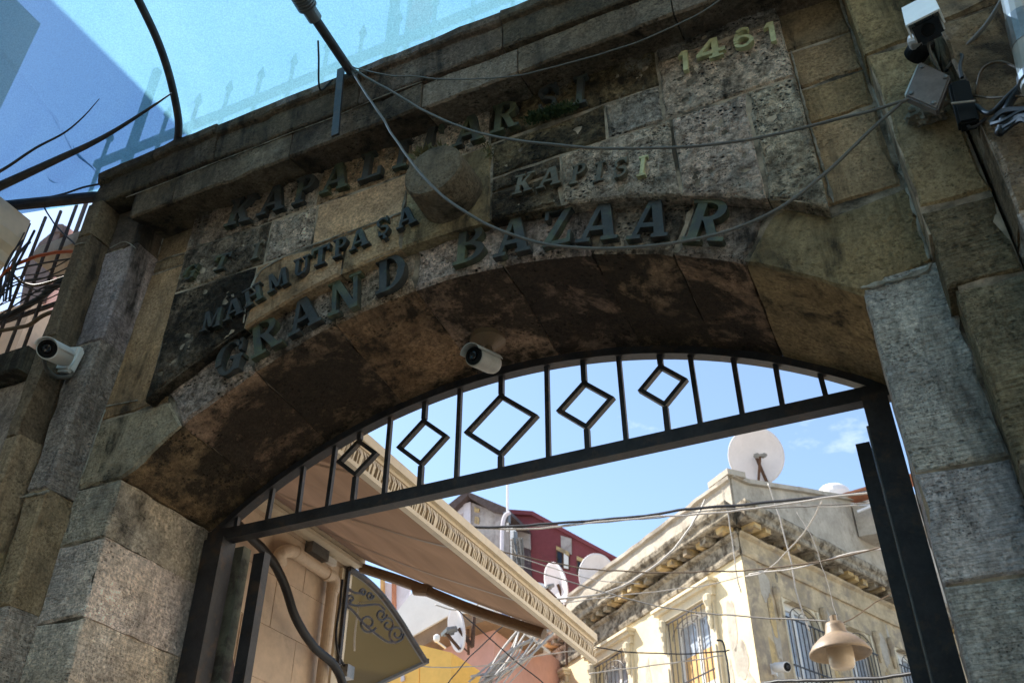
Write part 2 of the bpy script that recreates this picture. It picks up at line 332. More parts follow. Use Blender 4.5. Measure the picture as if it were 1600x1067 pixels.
def cloth_mat(name, col, trans):
    m, nt, b = newmat(name); h = NT(nt); nt.nodes.remove(b); out = nt.nodes['Material Output']
    vec = h.n('ShaderNodeTexCoord').outputs['Object']
    st = h.noise(h.map(vec, (1.2, 0.25, 1.2)), 3, 6, 0.6)
    c = h.mix(h.ramp(st, 0.3, 0.7), tuple(x * .8 for x in col) + (1,), tuple(x * 1.1 for x in col) + (1,))
    tl = h.n('ShaderNodeBsdfTranslucent'); df = h.n('ShaderNodeBsdfDiffuse'); h.l(c, tl.inputs['Color']); h.l(c, df.inputs['Color'])
    a = h.n('ShaderNodeMixShader'); a.inputs[0].default_value = trans; h.l(df.outputs[0], a.inputs[1]); h.l(tl.outputs[0], a.inputs[2])
    h.l(a.outputs[0], out.inputs['Surface']); return m
M_AWN = cloth_mat('tan_awning_cloth', (0.30, 0.195, 0.128), 0.16)
def poly_mat():
    m, nt, b = newmat('smoked_polycarbonate'); b.inputs['Base Color'].default_value = (0.075, 0.052, 0.018, 1); b.inputs['Roughness'].default_value = 0.45; b.inputs['Specular IOR Level'].default_value = 0.12
    h = NT(nt); tl = h.n('ShaderNodeBsdfTranslucent', Color=(0.075, 0.055, 0.015, 1)); mx = h.n('ShaderNodeMixShader'); mx.inputs[0].default_value = 0.22
    h.l(b.outputs[0], mx.inputs[1]); h.l(tl.outputs[0], mx.inputs[2]); h.l(mx.outputs[0], nt.nodes['Material Output'].inputs['Surface']); return m
M_POLY = poly_mat()

# ------------------------------------------------------------------ setting: ground
gb = bmesh.new(); g = 300
gv = [gb.verts.new(p) for p in ((-g, -g, 0), (g, -g, 0), (g, g, 0), (-g, g, 0))]; gb.faces.new(gv)
gr = link('street_ground', gb, M_ASPHALT); gr['kind'] = 'structure'

# ------------------------------------------------------------------ the stone gate
gate = thing('stone_gate', 'weathered stone arch gate with moulded cornice carrying metal lettering', 'gate', (-1.62, 0, 0))
AC = (-1.62, 1.82); AR = 2.45                        # intrados circle, front edge
RC = (-1.60, 4.49 - 2.90); RR = 2.90                 # line between ring and panel
def arc_in(x): return AC[1] + math.sqrt(max(0, AR**2 - (x - AC[0])**2))
def arc_out(x): return RC[1] + math.sqrt(max(0, RR**2 - (x - RC[0])**2))
def warp(p):                                          # the vault drops a little towards the back
    if p[1] > 0.02 and p[2] < 4.6:
        k = max(0, 1 - ((p[0] + 1.62) / 1.62) ** 2); p[2] -= 0.078 * k * min(1, p[1] / 0.65)
    return p
def resample(poly, step):
    out = []; n = len(poly)
    for i in range(n):
        a = Vector(poly[i]); b = Vector(poly[(i+1) % n]); k = max(1, int((b - a).length / step))
        for j in range(k): out.append(a.lerp(b, j / k))
    return out
def stone(poly, yf, yb, mat, color, name='stone', jit=0.007, bev=0.010, gap=0.005, step=0.09, lump=0.0, cell=0.017, wp=None, face_mat=None):
    """one block: outline in (x, z), front face at yf, back at yb, edges worn and uneven"""
    A = sum(poly[i][0]*poly[(i+1) % len(poly)][1] - poly[(i+1) % len(poly)][0]*poly[i][1] for i in range(len(poly)))
    if A < 0: poly = poly[::-1]
    P = resample(poly, step); n = len(P); seed = random.random() * 100
    def inset(Q, d):
        R = []
        for i in range(n):
            t = (Q[(i+1) % n] - Q[i-1]);
            t = t.normalized() if t.length > 1e-6 else Vector((1, 0))
            R.append(Q[i] + Vector((-t.y, t.x)) * d)
        return R
    def J(v, y, amp):
        q = Vector((v.x * 9, y * 9, v.y * 9 + seed)); d = mnoise.noise_vector(q) * amp + mnoise.noise_vector(q * 3.3) * amp * .5
        p = [v.x + d.x, y + d.y * 0.8, v.y + d.z]
        if wp: p = wp(p)
        return p
    rings = []; Q = inset(P, gap)
    chips = [max(0, mnoise.noise(Vector((v.x*13, v.y*13, seed))) - 0.1) for v in P]
    dep = yb - yf
    ys = [yb]; k = max(1, min(12, int(dep / 0.055)))
    for j in range(1, k): ys.append(yb - (dep - bev) * j / k)
    ys.append(yf + bev)
    bm = bmesh.new()
    for y in ys: rings.append([bm.verts.new(J(v, y, jit)) for v in Q])
    I1 = [q + (inset(Q, bev * 1.0 + 0.05 * c)[i] - q) for i, (q, c) in enumerate(zip(Q, chips))] if n < 14 else None
    if I1 is None:
        ins = inset(Q, 1.0); I1 = [q + (w - q) * (bev + 0.045 * c) for q, w, c in zip(Q, ins, chips)]
    rings.append([bm.verts.new(J(v, yf, jit)) for v in I1])
    if lump: lumpy_face(bm, I1, rings[-1], yf, lump, cell, seed, wp)
    for a, b in zip(rings, rings[1:]):
        for i in range(n): bm.faces.new((a[i], a[(i+1) % n], b[(i+1) % n], b[i]))
    if not lump: bm.faces.new(rings[-1])
    bmesh.ops.recalc_face_normals(bm, faces=bm.faces[:])
    if face_mat:
        for f in bm.faces:
            if f.calc_center_median().y < yf + bev * 1.2: f.material_index = 1
    o = link(name, bm, mat, gate, color=color)
    if face_mat: o.data.materials.append(face_mat)
    return o
def lumpy_face(bm, ring2, ringv, yf, amp, cell, seed, wp):
    """fills the front of a block with a fine weathered relief"""
    B = np.array([(v.x, v.y) for v in ring2]); n = len(B); x0, z0 = B.min(0); x1, z1 = B.max(0); pts = []
    nx = np.roll(B, -1, 0)
    for a in np.arange(x0, x1, cell):
        for c in np.arange(z0, z1, cell):
            x = a + random.uniform(-.3, .3) * cell; z = c + random.uniform(-.3, .3) * cell
            cr = ((B[:, 1] > z) != (nx[:, 1] > z)) & (x < (nx[:, 0] - B[:, 0]) * (z - B[:, 1]) / (nx[:, 1] - B[:, 1] + 1e-12) + B[:, 0])
            if cr.sum() % 2 == 0: continue
            d = np.sqrt(((B - (x, z)) ** 2).sum(1)).min()
            if d > cell * .7: pts.append((x, z, d))
    V = [Vector((p[0], p[1])) for p in B] + [Vector((p[0], p[1])) for p in pts]
    res = delaunay_2d_cdt(V, [], [list(range(n))], 1, 1e-7); rv, rf, ov = res[0], res[2], res[3]; out = []
    for k, v in enumerate(rv):
        o = ov[k][0] if ov[k] else -1
        if 0 <= o < n: out.append(ringv[o]); continue
        e = min(1, (pts[o - n][2] if o >= n else cell) / .035)
        q = Vector((v.x, 0, v.y)); h = mnoise.noise(q * 7 + Vector((seed, 0, 0))) * .5 + mnoise.noise(q * 19) * .55 + mnoise.noise(q * 43) * .45
        h = h - 1.1 * max(0, mnoise.noise(q * 24 + Vector((9, 4, seed))) - .22)
        p = [v.x, yf - amp * h * e, v.y]; out.append(bm.verts.new(wp(p) if wp else p))
    for f in rf:
        try: bm.faces.new([out[i] for i in f])
        except ValueError: pass
def rect(x0, x1, z0, z1): return [(x0, z0), (x1, z0), (x1, z1), (x0, z1)]
def vary(c, a=0.12):
    k = 1 + random.uniform(-a, a); return (c[0]*k, c[1]*k*random.uniform(.97, 1.03), c[2]*k*random.uniform(.94, 1.06))
TAN = (0.45, 0.305, 0.18); GREY = (0.46, 0.40, 0.365); PALE = (0.64, 0.53, 0.44); OLIVE = (0.32, 0.24, 0.145); BUFF = (0.53, 0.385, 0.26)
def C4(c, dirt): return tuple(vary(c)) + (dirt,)

# voussoirs: lettered ring, radial joints, running the full depth of the vault
def vous(x0, x1, mat, col, front_yf=0.0):
    n = 6; low = [(x0 + (x1 - x0) * i / n) for i in range(n + 1)]
    def rad(x):
        z = arc_in(x); d = Vector((x - AC[0], z - AC[1])).normalized()
        k = 0.0
        while k < 0.6 and z + d.y * k < arc_out(x + d.x * k) + 0.02: k += 0.005
        return (x + d.x * k, z + d.y * k)
    a = rad(x0); b = rad(x1)
    top = [(b[0] + (a[0] - b[0]) * i / n) for i in range(n + 1)]
    poly = [(x, arc_in(x)) for x in low] + [(x, arc_out(x) + 0.02) for x in top]
    return stone(poly, front_yf, 0.64, mat, col, 'voussoir', jit=0.009, gap=0.005, wp=warp, bev=0.014, step=.045, lump=.012, face_mat=M_ROUGH)
ring_x = [-2.97, -2.60, -2.18, -1.76, -1.33, -0.93, -0.60, -0.335]
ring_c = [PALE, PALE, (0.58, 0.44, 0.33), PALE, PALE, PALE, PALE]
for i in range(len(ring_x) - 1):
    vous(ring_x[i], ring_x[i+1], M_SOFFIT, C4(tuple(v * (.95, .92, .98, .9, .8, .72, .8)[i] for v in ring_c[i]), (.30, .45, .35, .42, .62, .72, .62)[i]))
# springers
def radpt(x, k):
    z = arc_in(x); d = Vector((x - AC[0], z - AC[1])).normalized(); return (x + d.x * k, z + d.y * k)
lp = [(-3.545, 3.66), (-3.262, 3.66)] + [(x, arc_in(x)) for x in (-3.2, -3.12, -3.04, -2.97)] + [radpt(-2.97, 0.20), (-3.18, arc_out(-3.18) + .02), (-3.545, 4.03)]
stone(lp, 0.0, 0.64, M_SOFFIT, C4((0.44, 0.36, 0.26), .3), 'springer', wp=warp, lump=.007, cell=.022, step=.05, face_mat=M_SMOOTH)
rp = [(0.275, 3.70), (0.275, 4.06), (0.0, arc_out(0.0) + .01), (-0.15, arc_out(-0.15) + .02), radpt(-0.335, 0.24)] + [(x, arc_in(x)) for x in (-0.335, -0.25, -0.16, -0.07, 0.03)]
stone(rp, 0.0, 0.64, M_SMOOTH, C4(tuple(v * .9 for v in OLIVE), .6), 'springer', wp=warp, lump=.007, cell=.022, step=.05)

# jambs
for i, (z0, z1) in enumerate(zip((3.374, 3.014, 2.55, 2.05, 1.5, 0.95, 0.4, 0.0), (3.66, 3.374, 3.014, 2.55, 2.05, 1.5, 0.95, 0.4))):
    stone(rect(-3.55, -3.272, z0, z1), 0.0, 0.64, M_COMB, C4((0.70, 0.60, 0.52), .08), gap=0.003)
for z0, z1 in zip((2.948, 2.60, 2.2, 1.7, 1.15, 0.6, 0.0), (3.70, 2.948, 2.60, 2.2, 1.7, 1.15, 0.6)):
    stone(rect(0.03, 0.30, z0, z1), 0.0, 0.64, M_COMB, C4((0.60, 0.57, 0.56), .20), gap=0.003)

# strips between panel and pilasters
for z0, z1, c in ((4.03, 4.95, TAN), (4.95, 5.30, OLIVE)): stone(rect(-3.52, -3.10, z0, z1), 0.0, 0.3, M_SMOOTH, C4(c, .55))
zz = [4.06, 4.50, 4.72, 4.96, 5.32]
for k in range(4): stone(rect(-0.05, 0.262, zz[k], zz[k+1]), 0.0, 0.3, M_SMOOTH, C4((tuple(v*.85 for v in TAN), tuple(v*.7 for v in TAN), tuple(v*.8 for v in TAN), OLIVE)[k], (.45, .55, .5, .6)[k]))

# text panel: outlines read off the photograph on the plane y = -0.06
YP = -0.06
def X(px, py, y=YP): return aty(px, py, y).x
def Zv(px, py, y=YP): return aty(px, py, y).z
def panel(x0, x1, z0, z1, mat, col, sl=0.0, **kw):
    """z0 None -> the panel's curved lower edge"""
    n = max(2, int((x1 - x0) / 0.12))
    if z0 is None: low = [(x0 + (x1 - x0) * i / n, arc_out(x0 + (x1 - x0) * i / n)) for i in range(n + 1)]
    else: low = [(x0, z0), (x1, z0)]
    return stone(low + [(x1, z1 + sl), (x0, z1)], YP, 0.12, mat, col, lump=(.016 if mat is M_ROUGH else .005), cell=(.016 if mat is M_ROUGH else .03), gap=.0035, **kw)
PL, PR = -3.185, 0.005
xa = X(390, 470); xb_ = X(491, 350); xc = X(632, 320); xd = X(767, 285); xe = X(1027, 110); xf = X(946, 190); xg = X(876, 285); xh = X(1058, 260)
ZB, ZM = 4.97, 4.66
panel(PL, xa, None, ZM + .02, M_ROUGH, C4((0.30, 0.235, 0.17), .95))
panel(PL, xb_ - .28, ZM + .02, ZB, M_ROUGH, C4((0.36, 0.29, 0.22), .62)); panel(xb_ - .28, xb_, ZM + .02, ZB, M_ROUGH, C4(PALE, .25))
panel(xa, xa + .52, None, ZM + .02, M_SMOOTH, C4(TAN, .35)); panel(xa + .52, xc, None, ZM + .02, M_SMOOTH, C4(TAN, .4), sl=.03)
panel(xb_, xc, ZM + .02, ZB, M_SMOOTH, C4(TAN, .22))
panel(xc, xd, None, ZB, M_SMOOTH, C4(OLIVE, .4))
panel(xd, xg, None, 4.64, M_ROUGH, C4((0.32, 0.25, 0.17), .75)); panel(xd, xf, 4.74, ZB, M_ROUGH, C4((0.30, 0.235, 0.14), .7))
panel(xg, xh, None, 4.74, M_ROUGH, C4(PALE, .3)); panel(xd, xg, 4.64, 4.74, M_ROUGH, C4((0.33, 0.26, 0.18), .7))
panel(xh, -0.20, None, 4.74, M_ROUGH, C4(PALE, .3)); panel(-0.20, PR, None, 4.74, M_ROUGH, C4(PALE, .45))
panel(xf, xe, 4.74, ZB, M_ROUGH, C4(GREY, .5)); panel(xe, PR, 4.74, 5.12, M_ROUGH, C4(PALE, .38))
panel(PL, X(420, 330), ZB, 5.30, M_ROUGH, C4((0.42, 0.33, 0.25), .55)); panel(X(420, 330), X(495, 300), ZB, 5.30, M_ROUGH, C4(PALE, .4))
panel(X(495, 300), X(640, 240), ZB, 5.30, M_ROUGH, C4(BUFF, .35)); panel(X(640, 240), X(765, 200), ZB, 5.30, M_ROUGH, C4(PALE, .35))
panel(X(765, 200), xe, ZB, 5.30, M_ROUGH, C4((0.27, 0.21, 0.12), .7)); panel(xe, PR, 5.12, 5.30, M_ROUGH, C4(GREY, .55))
# boss
bb = bmesh.new(); pr = [(0.0, 0.0)]
prof = [(0.153, 0.0), (0.150, 0.09), (0.147, 0.185), (0.140, 0.198), (0.1, 0.202), (0.02, 0.203)]
lathe(bb, prof, frame_at((-1.562, YP + 0.005, 4.700), (0, -1, 0)), 36)
for v in bb.verts:
    d = mnoise.noise_vector(v.co * 14) * 0.005; v.co += d
link('boss', bb, M_SMOOTH, gate, color=C4((0.20, 0.16, 0.11), .45), smooth=False)

# cornice, moulded blocks
def cornice(x0, x1, prof, col, name='cornice_stone'):
    """prof: (y, z) outline swept along x, worn"""
    bm = bmesh.new(); n = max(2, int((x1 - x0) / 0.07)); seed = random.random() * 50; rings = []
    dz = random.uniform(-.004, .004); dy = random.uniform(-.007, .007)
    for i in range(n + 1):
        x = x0 + .003 + (x1 - x0 - .006) * i / n; r = []
        for y, z in prof:
            d = mnoise.noise_vector(Vector((x * 8, y * 8 + seed, z * 8))) * 0.008
            c = max(0, mnoise.noise(Vector((x * 4, seed, z * 6))) - 0.3) * 0.05 if y < -0.1 else 0
            r.append(bm.verts.new((x, y + d.y + c + (dy if y < -.1 else 0), z + d.z + dz)))
        rings.append(r)
    k = len(prof)
    for a, b in zip(rings, rings[1:]):
        for j in range(k): bm.faces.new((a[j], a[(j+1) % k], b[(j+1) % k], b[j]))
    bm.faces.new(rings[0][::-1]); bm.faces.new(rings[-1]); bmesh.ops.recalc_face_normals(bm, faces=bm.faces[:])
    return link(name, bm, M_CORN, gate, color=col)
c2 = [(0.05, 5.205), (-0.075, 5.205), (-0.15, 5.185), (-0.20, 5.172), (-0.232, 5.162), (-0.243, 5.172), (-0.244, 5.26), (-0.244, 5.335), (-0.234, 5.345), (0.05, 5.345)]
fa = [(0.05, 5.349), (-0.236, 5.349), (-0.262, 5.352), (-0.268, 5.362), (-0.27, 5.45), (-0.272, 5.520), (-0.292, 5.528), (-0.300, 5.540), (-0.300, 5.588), (-0.29, 5.60), (-0.1, 5.605), (0.05, 5.605)]
xs2 = [-3.46, -3.165, -2.413, -1.653, -1.147, -0.408, 0.26]
for a, b in zip(xs2, xs2[1:]): cornice(a, b, c2, C4(random.choice([(0.20, 0.155, 0.11), (0.17, 0.132, 0.095), (0.22, 0.175, 0.13)]), random.uniform(.45, .62)))
xs1 = [-3.77, -3.35, -2.915, -2.016, -1.216, -0.55, 0.0, 0.5]
for a, b in zip(xs1, xs1[1:]): cornice(a, b, fa, C4(random.choice([(0.125, 0.098, 0.07), (0.15, 0.115, 0.08)]), random.uniform(.5, .65)))

# pilasters on the left (B nearer the panel, A outside) and on the right
lz = [5.345, 5.05, 4.42, 3.60, 3.05, 2.45, 1.8, 1.1, 0.5, 0.0]
def bx(z): return -3.44 - 0.10 * max(0, min(1, (5.1 - z) / 1.5))
cb_ = [(0.19, 0.145, 0.105), GREY, GREY, OLIVE, GREY, OLIVE, GREY, GREY, GREY]
for k in range(len(lz) - 1):
    z1, z0 = lz[k], lz[k+1]
    stone([(-3.67, z0), (bx(z0), z0), (bx(z1), z1), (-3.67, z1)], -0.16, 0.03, M_SMOOTH if k in (0, 3) else M_COMB, C4(cb_[k], (.7, .45, .5, .3, .3, .6, .5, .5, .5)[k]), gap=.003)
az = [5.35, 5.10, 4.42, 3.85, 3.3, 2.7, 2.1, 1.5, 0.9, 0.3, 0.0]
for k in range(len(az) - 1):
    z1, z0 = az[k], az[k+1]
    stone([(-3.775, z0), (-3.668 - (0.04 if z0 < 4.4 else 0), z0), (-3.668, z1), (-3.775, z1)], -0.285, 0.03, M_SMOOTH, C4((0.19, 0.145, 0.10) if k < 3 else OLIVE, .6), gap=.003)
rz = [5.35, 5.02, 4.62, 3.80, 3.46, 2.86, 2.35, 1.8, 1.2, 0.6, 0.0]
for k in range(len(rz) - 1):
    z1, z0 = rz[k], rz[k+1]
    low = 0.262 if z1 > 3.7 else 0.292
    stone(rect(low, 0.50, z0, z1), -0.15, 0.05, M_SMOOTH if k < 3 else M_COMB, C4((OLIVE, (0.33, .235, .13), (0.34, .25, .14), (0.24, .185, .115), (0.28, .23, .15), (0.36, .31, .25), GREY, GREY, GREY, GREY)[k], (.6, .6, .55, .6, .6, .5, .4, .4, .4, .4)[k]), jit=.009, gap=(.015 if k in (2, 3) else .005))
rz = [5.6, 5.1, 4.45, 3.95, 3.55, 3.1, 2.6, 2.0, 1.4, 0.7, 0.0]
for k in range(len(rz) - 1):
    z1, z0 = rz[k], rz[k+1]
    stone(rect(0.495, 1.15, z0, z1), -0.33, 0.05, M_COMB if k > 2 else M_SMOOTH, C4(((0.22, .165, .10), (0.24, .18, .11), (0.2, .155, .10), (0.21, .165, .11), (0.33, .28, .23), GREY, GREY, GREY, GREY, GREY)[k], .6 if k < 4 else .4), jit=.010, gap=.007)
    stone(rect(1.15, 2.2, z0, z1), -0.33, 0.05, M_COMB, C4(GREY, .5), gap=.007)
# mortar core: a few millimetres behind every face, so it shows in the joints
mb = bmesh.new()
n = 40; xsA = [-3.262 + (0.03 + 3.262) * i / n for i in range(n + 1)]
core = [(x, AC[1] + math.sqrt((AR + .016)**2 - (x - AC[0])**2)) for x in xsA if -3.2 < x < -0.03]
core = [(-3.70, 3.68), (-3.29, 3.70)] + core + [(0.06, 3.73), (0.55, 3.73), (0.55, 5.33), (-3.70, 5.33)]
cv = []
for y in (0.008, 0.635): cv.append([mb.verts.new(warp([x, y, z])) for x, z in core])
mb.faces.new(cv[0]); mb.faces.new(cv[1][::-1])
for i in range(len(core)): mb.faces.new((cv[0][i], cv[1][i], cv[1][(i+1) % len(core)], cv[0][(i+1) % len(core)]))
box(mb, (-3.70, 0.007, 0), (-3.282, 0.63, 3.662)); box(mb, (0.038, 0.007, 0), (0.55, 0.63, 3.702))
pc = [(x, arc_out(x) + .008) for x in [PL + .006 + (PR - PL - .012) * i / 30 for i in range(31)]]
prism(mb, pc + [(PR - .006, 5.2), (PL + .006, 5.2)], YP + 0.007, 0.01)
box(mb, (-3.46, -0.205, 5.235), (0.26, 0.02, 5.335)); box(mb, (-3.75, -0.235, 5.36), (0.5, 0.02, 5.58))
box(mb, (-3.66, -0.152, 0), (-3.555, 0.02, 5.34)); box(mb, (-3.765, -0.272, 0), (-3.725, 0.02, 5.34))
box(mb, (0.272, -0.141, 3.70), (0.49, 0.02, 5.34)); box(mb, (0.302, -0.142, 0), (0.49, 0.02, 3.71)); box(mb, (0.505, -0.321, 0), (2.19, 0.02, 5.58))
bmesh.ops.recalc_face_normals(mb, faces=mb.faces[:])
link('mortar', mb, M_MORTAR, gate)
# thick pale mortar smears pointing the open joints on the right
def smear(pts, w, y, nrm=(0, -1, 0), name='pointing', mat=None):
    bm = bmesh.new(); pts = smooth_path(pts, 10); up = Vector(nrm); a = []; b = []; c = []; d0 = []
    for i, p in enumerate(pts):
        t = (pts[min(i+1, len(pts)-1)] - pts[max(i-1, 0)]).normalized(); s = t.cross(up).normalized()
        ww = w * (0.45 + 1.6 * abs(mnoise.noise(p * 13))) * (0.4 if i in (0, len(pts) - 1) else 1)
        j = s * mnoise.noise(p * 9) * w * 0.5
        wl = ww * (0.5 + 1.4 * abs(mnoise.noise(p * 23 + Vector((5, 0, 0))))); a.append(bm.verts.new(p + j + s * wl)); b.append(bm.verts.new(p + j + s * wl * .5 + up * .0035)); c.append(bm.verts.new(p + j - s * ww * .5 + up * .0035)); d0.append(bm.verts.new(p + j - s * ww))
    for i in range(len(pts) - 1):
        for q, r in ((a, b), (b, c), (c, d0)): bm.faces.new((q[i], q[i+1], r[i+1], r[i]))
    bmesh.ops.recalc_face_normals(bm, faces=bm.faces[:])
    return link(name, bm, mat or M_POINT, gate)
M_POINT = plain('fresh_grey_mortar', (0.38, 0.34, 0.28), 0.95, var=0.35, scale=9, bump=0.008, bscale=40, spots=(7, 0.46, 0.58, (0.12, 0.1, 0.07), 0.8), spec=0.1)
def PT(lst, y): return [aty(px, py, y) for px, py in lst]
smear(PT([(1312, 0), (1330, 45), (1356, 110), (1380, 180), (1405, 250), (1432, 330), (1452, 405)], -0.004), 0.010, 0)
smear(PT([(1345, 450), (1390, 440), (1440, 425), (1455, 412)], -0.004), 0.011, 0)
smear(PT([(1236, 80), (1255, 160), (1268, 205), (1282, 250), (1303, 318)], -0.004), 0.007, 0)
smear(PT([(640, 262), (636, 290), (630, 320), (622, 362)], YP - .004), 0.007, 0)
smear(PT([(380, 505), (388, 465), (402, 430), (425, 412), (470, 390), (530, 368), (585, 348), (628, 332)], YP - .004), 0.007, 0)
smear(PT([(118, 766), (135, 725), (150, 680), (165, 640)], -0.004), 0.008, 0)
smear(PT([(2, 790), (30, 778), (78, 767)], -0.165), 0.008, 0)

smear(PT([(197, 309), (260, 285), (330, 257), (395, 232), (455, 208)], -0.257), 0.003, 0)
smear(PT([(455, 208), (520, 184), (600, 150), (660, 128)], -0.257), 0.0022, 0)
smear(PT([(172, 388), (195, 378), (213, 389)], -0.164), 0.004, 0); smear(PT([(112, 386), (124, 381), (135, 379)], -0.289), 0.005, 0)
smear(PT([(243, 412), (265, 402), (289, 396)], -0.004), 0.006, 0); smear(PT([(166, 635), (190, 630), (216, 625)], -0.004), 0.006, 0)
smear(PT([(262, 350), (253, 378), (247, 400)], -0.004), 0.005, 0)
# ------------------------------------------------------------------ letters
def arcpts(cx, cy, rx, ry, a0, a1, n=14): return [(cx + rx*math.cos(math.radians(a0 + (a1-a0)*i/n)), cy + ry*math.sin(math.radians(a0 + (a1-a0)*i/n))) for i in range(n + 1)]
def band(outer, inner): return [list(q) for q in zip(outer, outer[1:], inner[1:], inner)]
def R(x0, x1, y0, y1): return [(x0, y0), (x1, y0), (x1, y1), (x0, y1)]
def ring(cx, cy, rx, ry, tx, ty, a0, a1, n=14): return band(arcpts(cx, cy, rx, ry, a0, a1, n), arcpts(cx, cy, rx - tx, ry - ty, a0, a1, n))
S_ = 0.09
def diag(x0, y0, x1, y1, w): return [(x0 - w/2, y0), (x0 + w/2, y0), (x1 + w/2, y1), (x1 - w/2, y1)]
def glyph(ch):
    sl = lambda a, b: [R(a, b, 0, S_)]
    st = lambda a, b: [R(a, b, 1 - S_, 1)]
    if ch == 'I': return [R(.3, .7, 0, 1)] + sl(.05, .95) + st(.05, .95)
    if ch == 'L': return [R(.16, .42, 0, 1)] + sl(0, .98) + st(0, .6) + [R(.82, .98, 0, .32)]
    if ch == 'T': return [R(.38, .62, 0, 1)] + sl(.2, .8) + [R(0, 1, .87, 1), R(0, .12, .68, 1), R(.88, 1, .68, 1)]
    if ch == 'A': return [diag(.14, 0, .46, 1, .13), diag(.84, 0, .54, 1, .26), R(.28, .68, .27, .38)] + sl(-.02, .34) + sl(.62, 1.04)
    if ch == 'K': return [R(.14, .38, 0, 1)] + sl(0, .5) + st(0, .5) + [diag(.36, .40, .84, 1, .15), diag(.84, 0, .50, .56, .26)] + sl(.62, 1.06) + st(.62, 1.02)
    if ch == 'P': return [R(.14, .40, 0, 1)] + sl(0, .56) + st(0, .4) + ring(.5, .72, .46, .28, .22, .10, -90, 90) + [R(.38, .52, .44, .54), R(.38, .52, .90, 1)]
    if ch == 'R': return [R(.12, .36, 0, 1)] + sl(0, .48) + st(0, .4) + ring(.48, .74, .42, .26, .21, .10, -90, 90) + [R(.34, .5, .48, .57), R(.34, .5, .91, 1), diag(.82, 0, .50, .52, .24)] + sl(.66, 1.04)
    if ch == 'S': return ring(.5, .73, .42, .27, .17, .11, 25, 270) + ring(.5, .27, .42, .27, .17, .11, -155, 90) + [R(.78, .9, .68, .98), R(.10, .22, .02, .32)]
    if ch == 'G': return ring(.52, .5, .50, .5, .22, .10, 40, 345, 22) + [R(.72, .98, .08, .46), R(.58, 1.06, .40, .49), R(.80, .92, .64, .98)]
    if ch == 'C': return ring(.52, .5, .50, .5, .22, .10, 40, 320, 22)
    if ch == 'g': return [R(.2, .62, .0, .82), R(.0, 1.0, .82, .96), R(.86, 1.06, .58, .96)]     # a broken letter of which only a stem and a hooked bar remain
    if ch == 'N': return [R(.10, .24, 0, 1), R(.78, .92, 0, 1), diag(.80, 0, .20, 1, .24)] + sl(-.02, .36) + st(-.04, .2) + st(.66, 1.04)
    if ch == 'D': return [R(.12, .36, 0, 1)] + sl(0, .42) + st(0, .42) + ring(.42, .5, .56, .5, .24, .09, -90, 90, 18)
    if ch == 'B': return [R(.12, .36, 0, 1)] + sl(0, .46) + st(0, .46) + ring(.46, .745, .42, .255, .21, .085, -90, 90) + ring(.46, .27, .50, .27, .23, .09, -90, 90) + [R(.34, .48, .455, .54)]
    if ch == 'Z': return [R(.02, .98, 0, .11), R(.04, .98, .89, 1), diag(.17, .08, .83, .92, .27), R(.86, .98, 0, .3), R(.04, .16, .7, 1)]
    if ch == 'M': return [R(.08, .20, 0, 1), R(.78, .98, 0, 1), diag(.5, .12, .20, 1, .2), diag(.5, .12, .82, 1, .12)] + sl(-.04, .32) + sl(.68, 1.06)
    if ch == 'H': return [R(.10, .32, 0, 1), R(.68, .90, 0, 1), R(.3, .7, .45, .57)] + sl(-.02, .44) + sl(.56, 1.02) + st(-.02, .44) + st(.56, 1.02)
    if ch == 'U': return [R(.10, .32, .3, 1), R(.72, .86, .3, 1)] + ring(.48, .34, .38, .34, .2, .12, -180, 0) + st(-.02, .44) + st(.58, 1.0)
    if ch == 'Ş': return glyph('S') + [R(.44, .58, -.14, .02), R(.4, .66, -.22, -.12)]
    if ch == '1': return [R(.38, .76, 0, 1), [(.0, .74), (.38, .80), (.38, 1.0), (.3, 1.0)]]
    if ch == '4': return [R(.56, .78, 0, 1), R(0, 1.02, .24, .40), diag(.10, .38, .62, 1, .18), R(.44, .94, 0, .1)]
    if ch == '6': return ring(.5, .31, .48, .31, .20, .11, 0, 360, 26) + ring(.56, .42, .54, .58, .21, .12, 62, 195, 18)
    raise KeyError(ch)
def letter(ch, bl, br, h, y, mat, par, thick=0.03, lean=0.0):
    a = aty(*bl, y); b = aty(*br, y); u = Vector((b.x - a.x, 0, b.z - a.z)); w = u.length; u.normalize(); v = Vector((-u.z, 0, u.x))
    bm = bmesh.new()
    for i, poly in enumerate(glyph(ch)):
        pts = [(p[0] * w, p[1] * h) for p in poly]
        A = sum(pts[k][0]*pts[(k+1) % len(pts)][1] - pts[(k+1) % len(pts)][0]*pts[k][1] for k in range(len(pts)))
        if A < 0: pts = pts[::-1]
        dy = -thick - 0.0007 * (i % 12)
        f = [bm.verts.new(a + u * (q[0] + lean * q[1]) + v * q[1] + Vector((0, dy, 0))) for q in pts]
        r = [bm.verts.new(a + u * (q[0] + lean * q[1]) + v * q[1] + Vector((0, 0.002 + 0.0003 * (i % 9), 0))) for q in pts]
        bm.faces.new(f)
        for k in range(len(pts)): bm.faces.new((f[k], r[k], r[(k+1) % len(pts)], f[(k+1) % len(pts)]))
    bmesh.ops.recalc_face_normals(bm, faces=bm.faces[:])
    return link('letter', bm, mat, par)
def sign(label, items, h, y, loc, mats, thick=0.03, lean=0.0):
    t = thing('metal_lettering', label, 'lettering', loc, 'metal lettering on the gate')
    for (ch, bl, br), m in zip(items, mats): letter(ch, bl, br, h * (1.0), y, m, t, thick, lean)
    return t
D, G_, MG = M_LETTER, M_LETTER_G, M_LETTER_M
hK = (aty(739, 184, YP - .03).z - aty(735, 230, YP - .03).z)
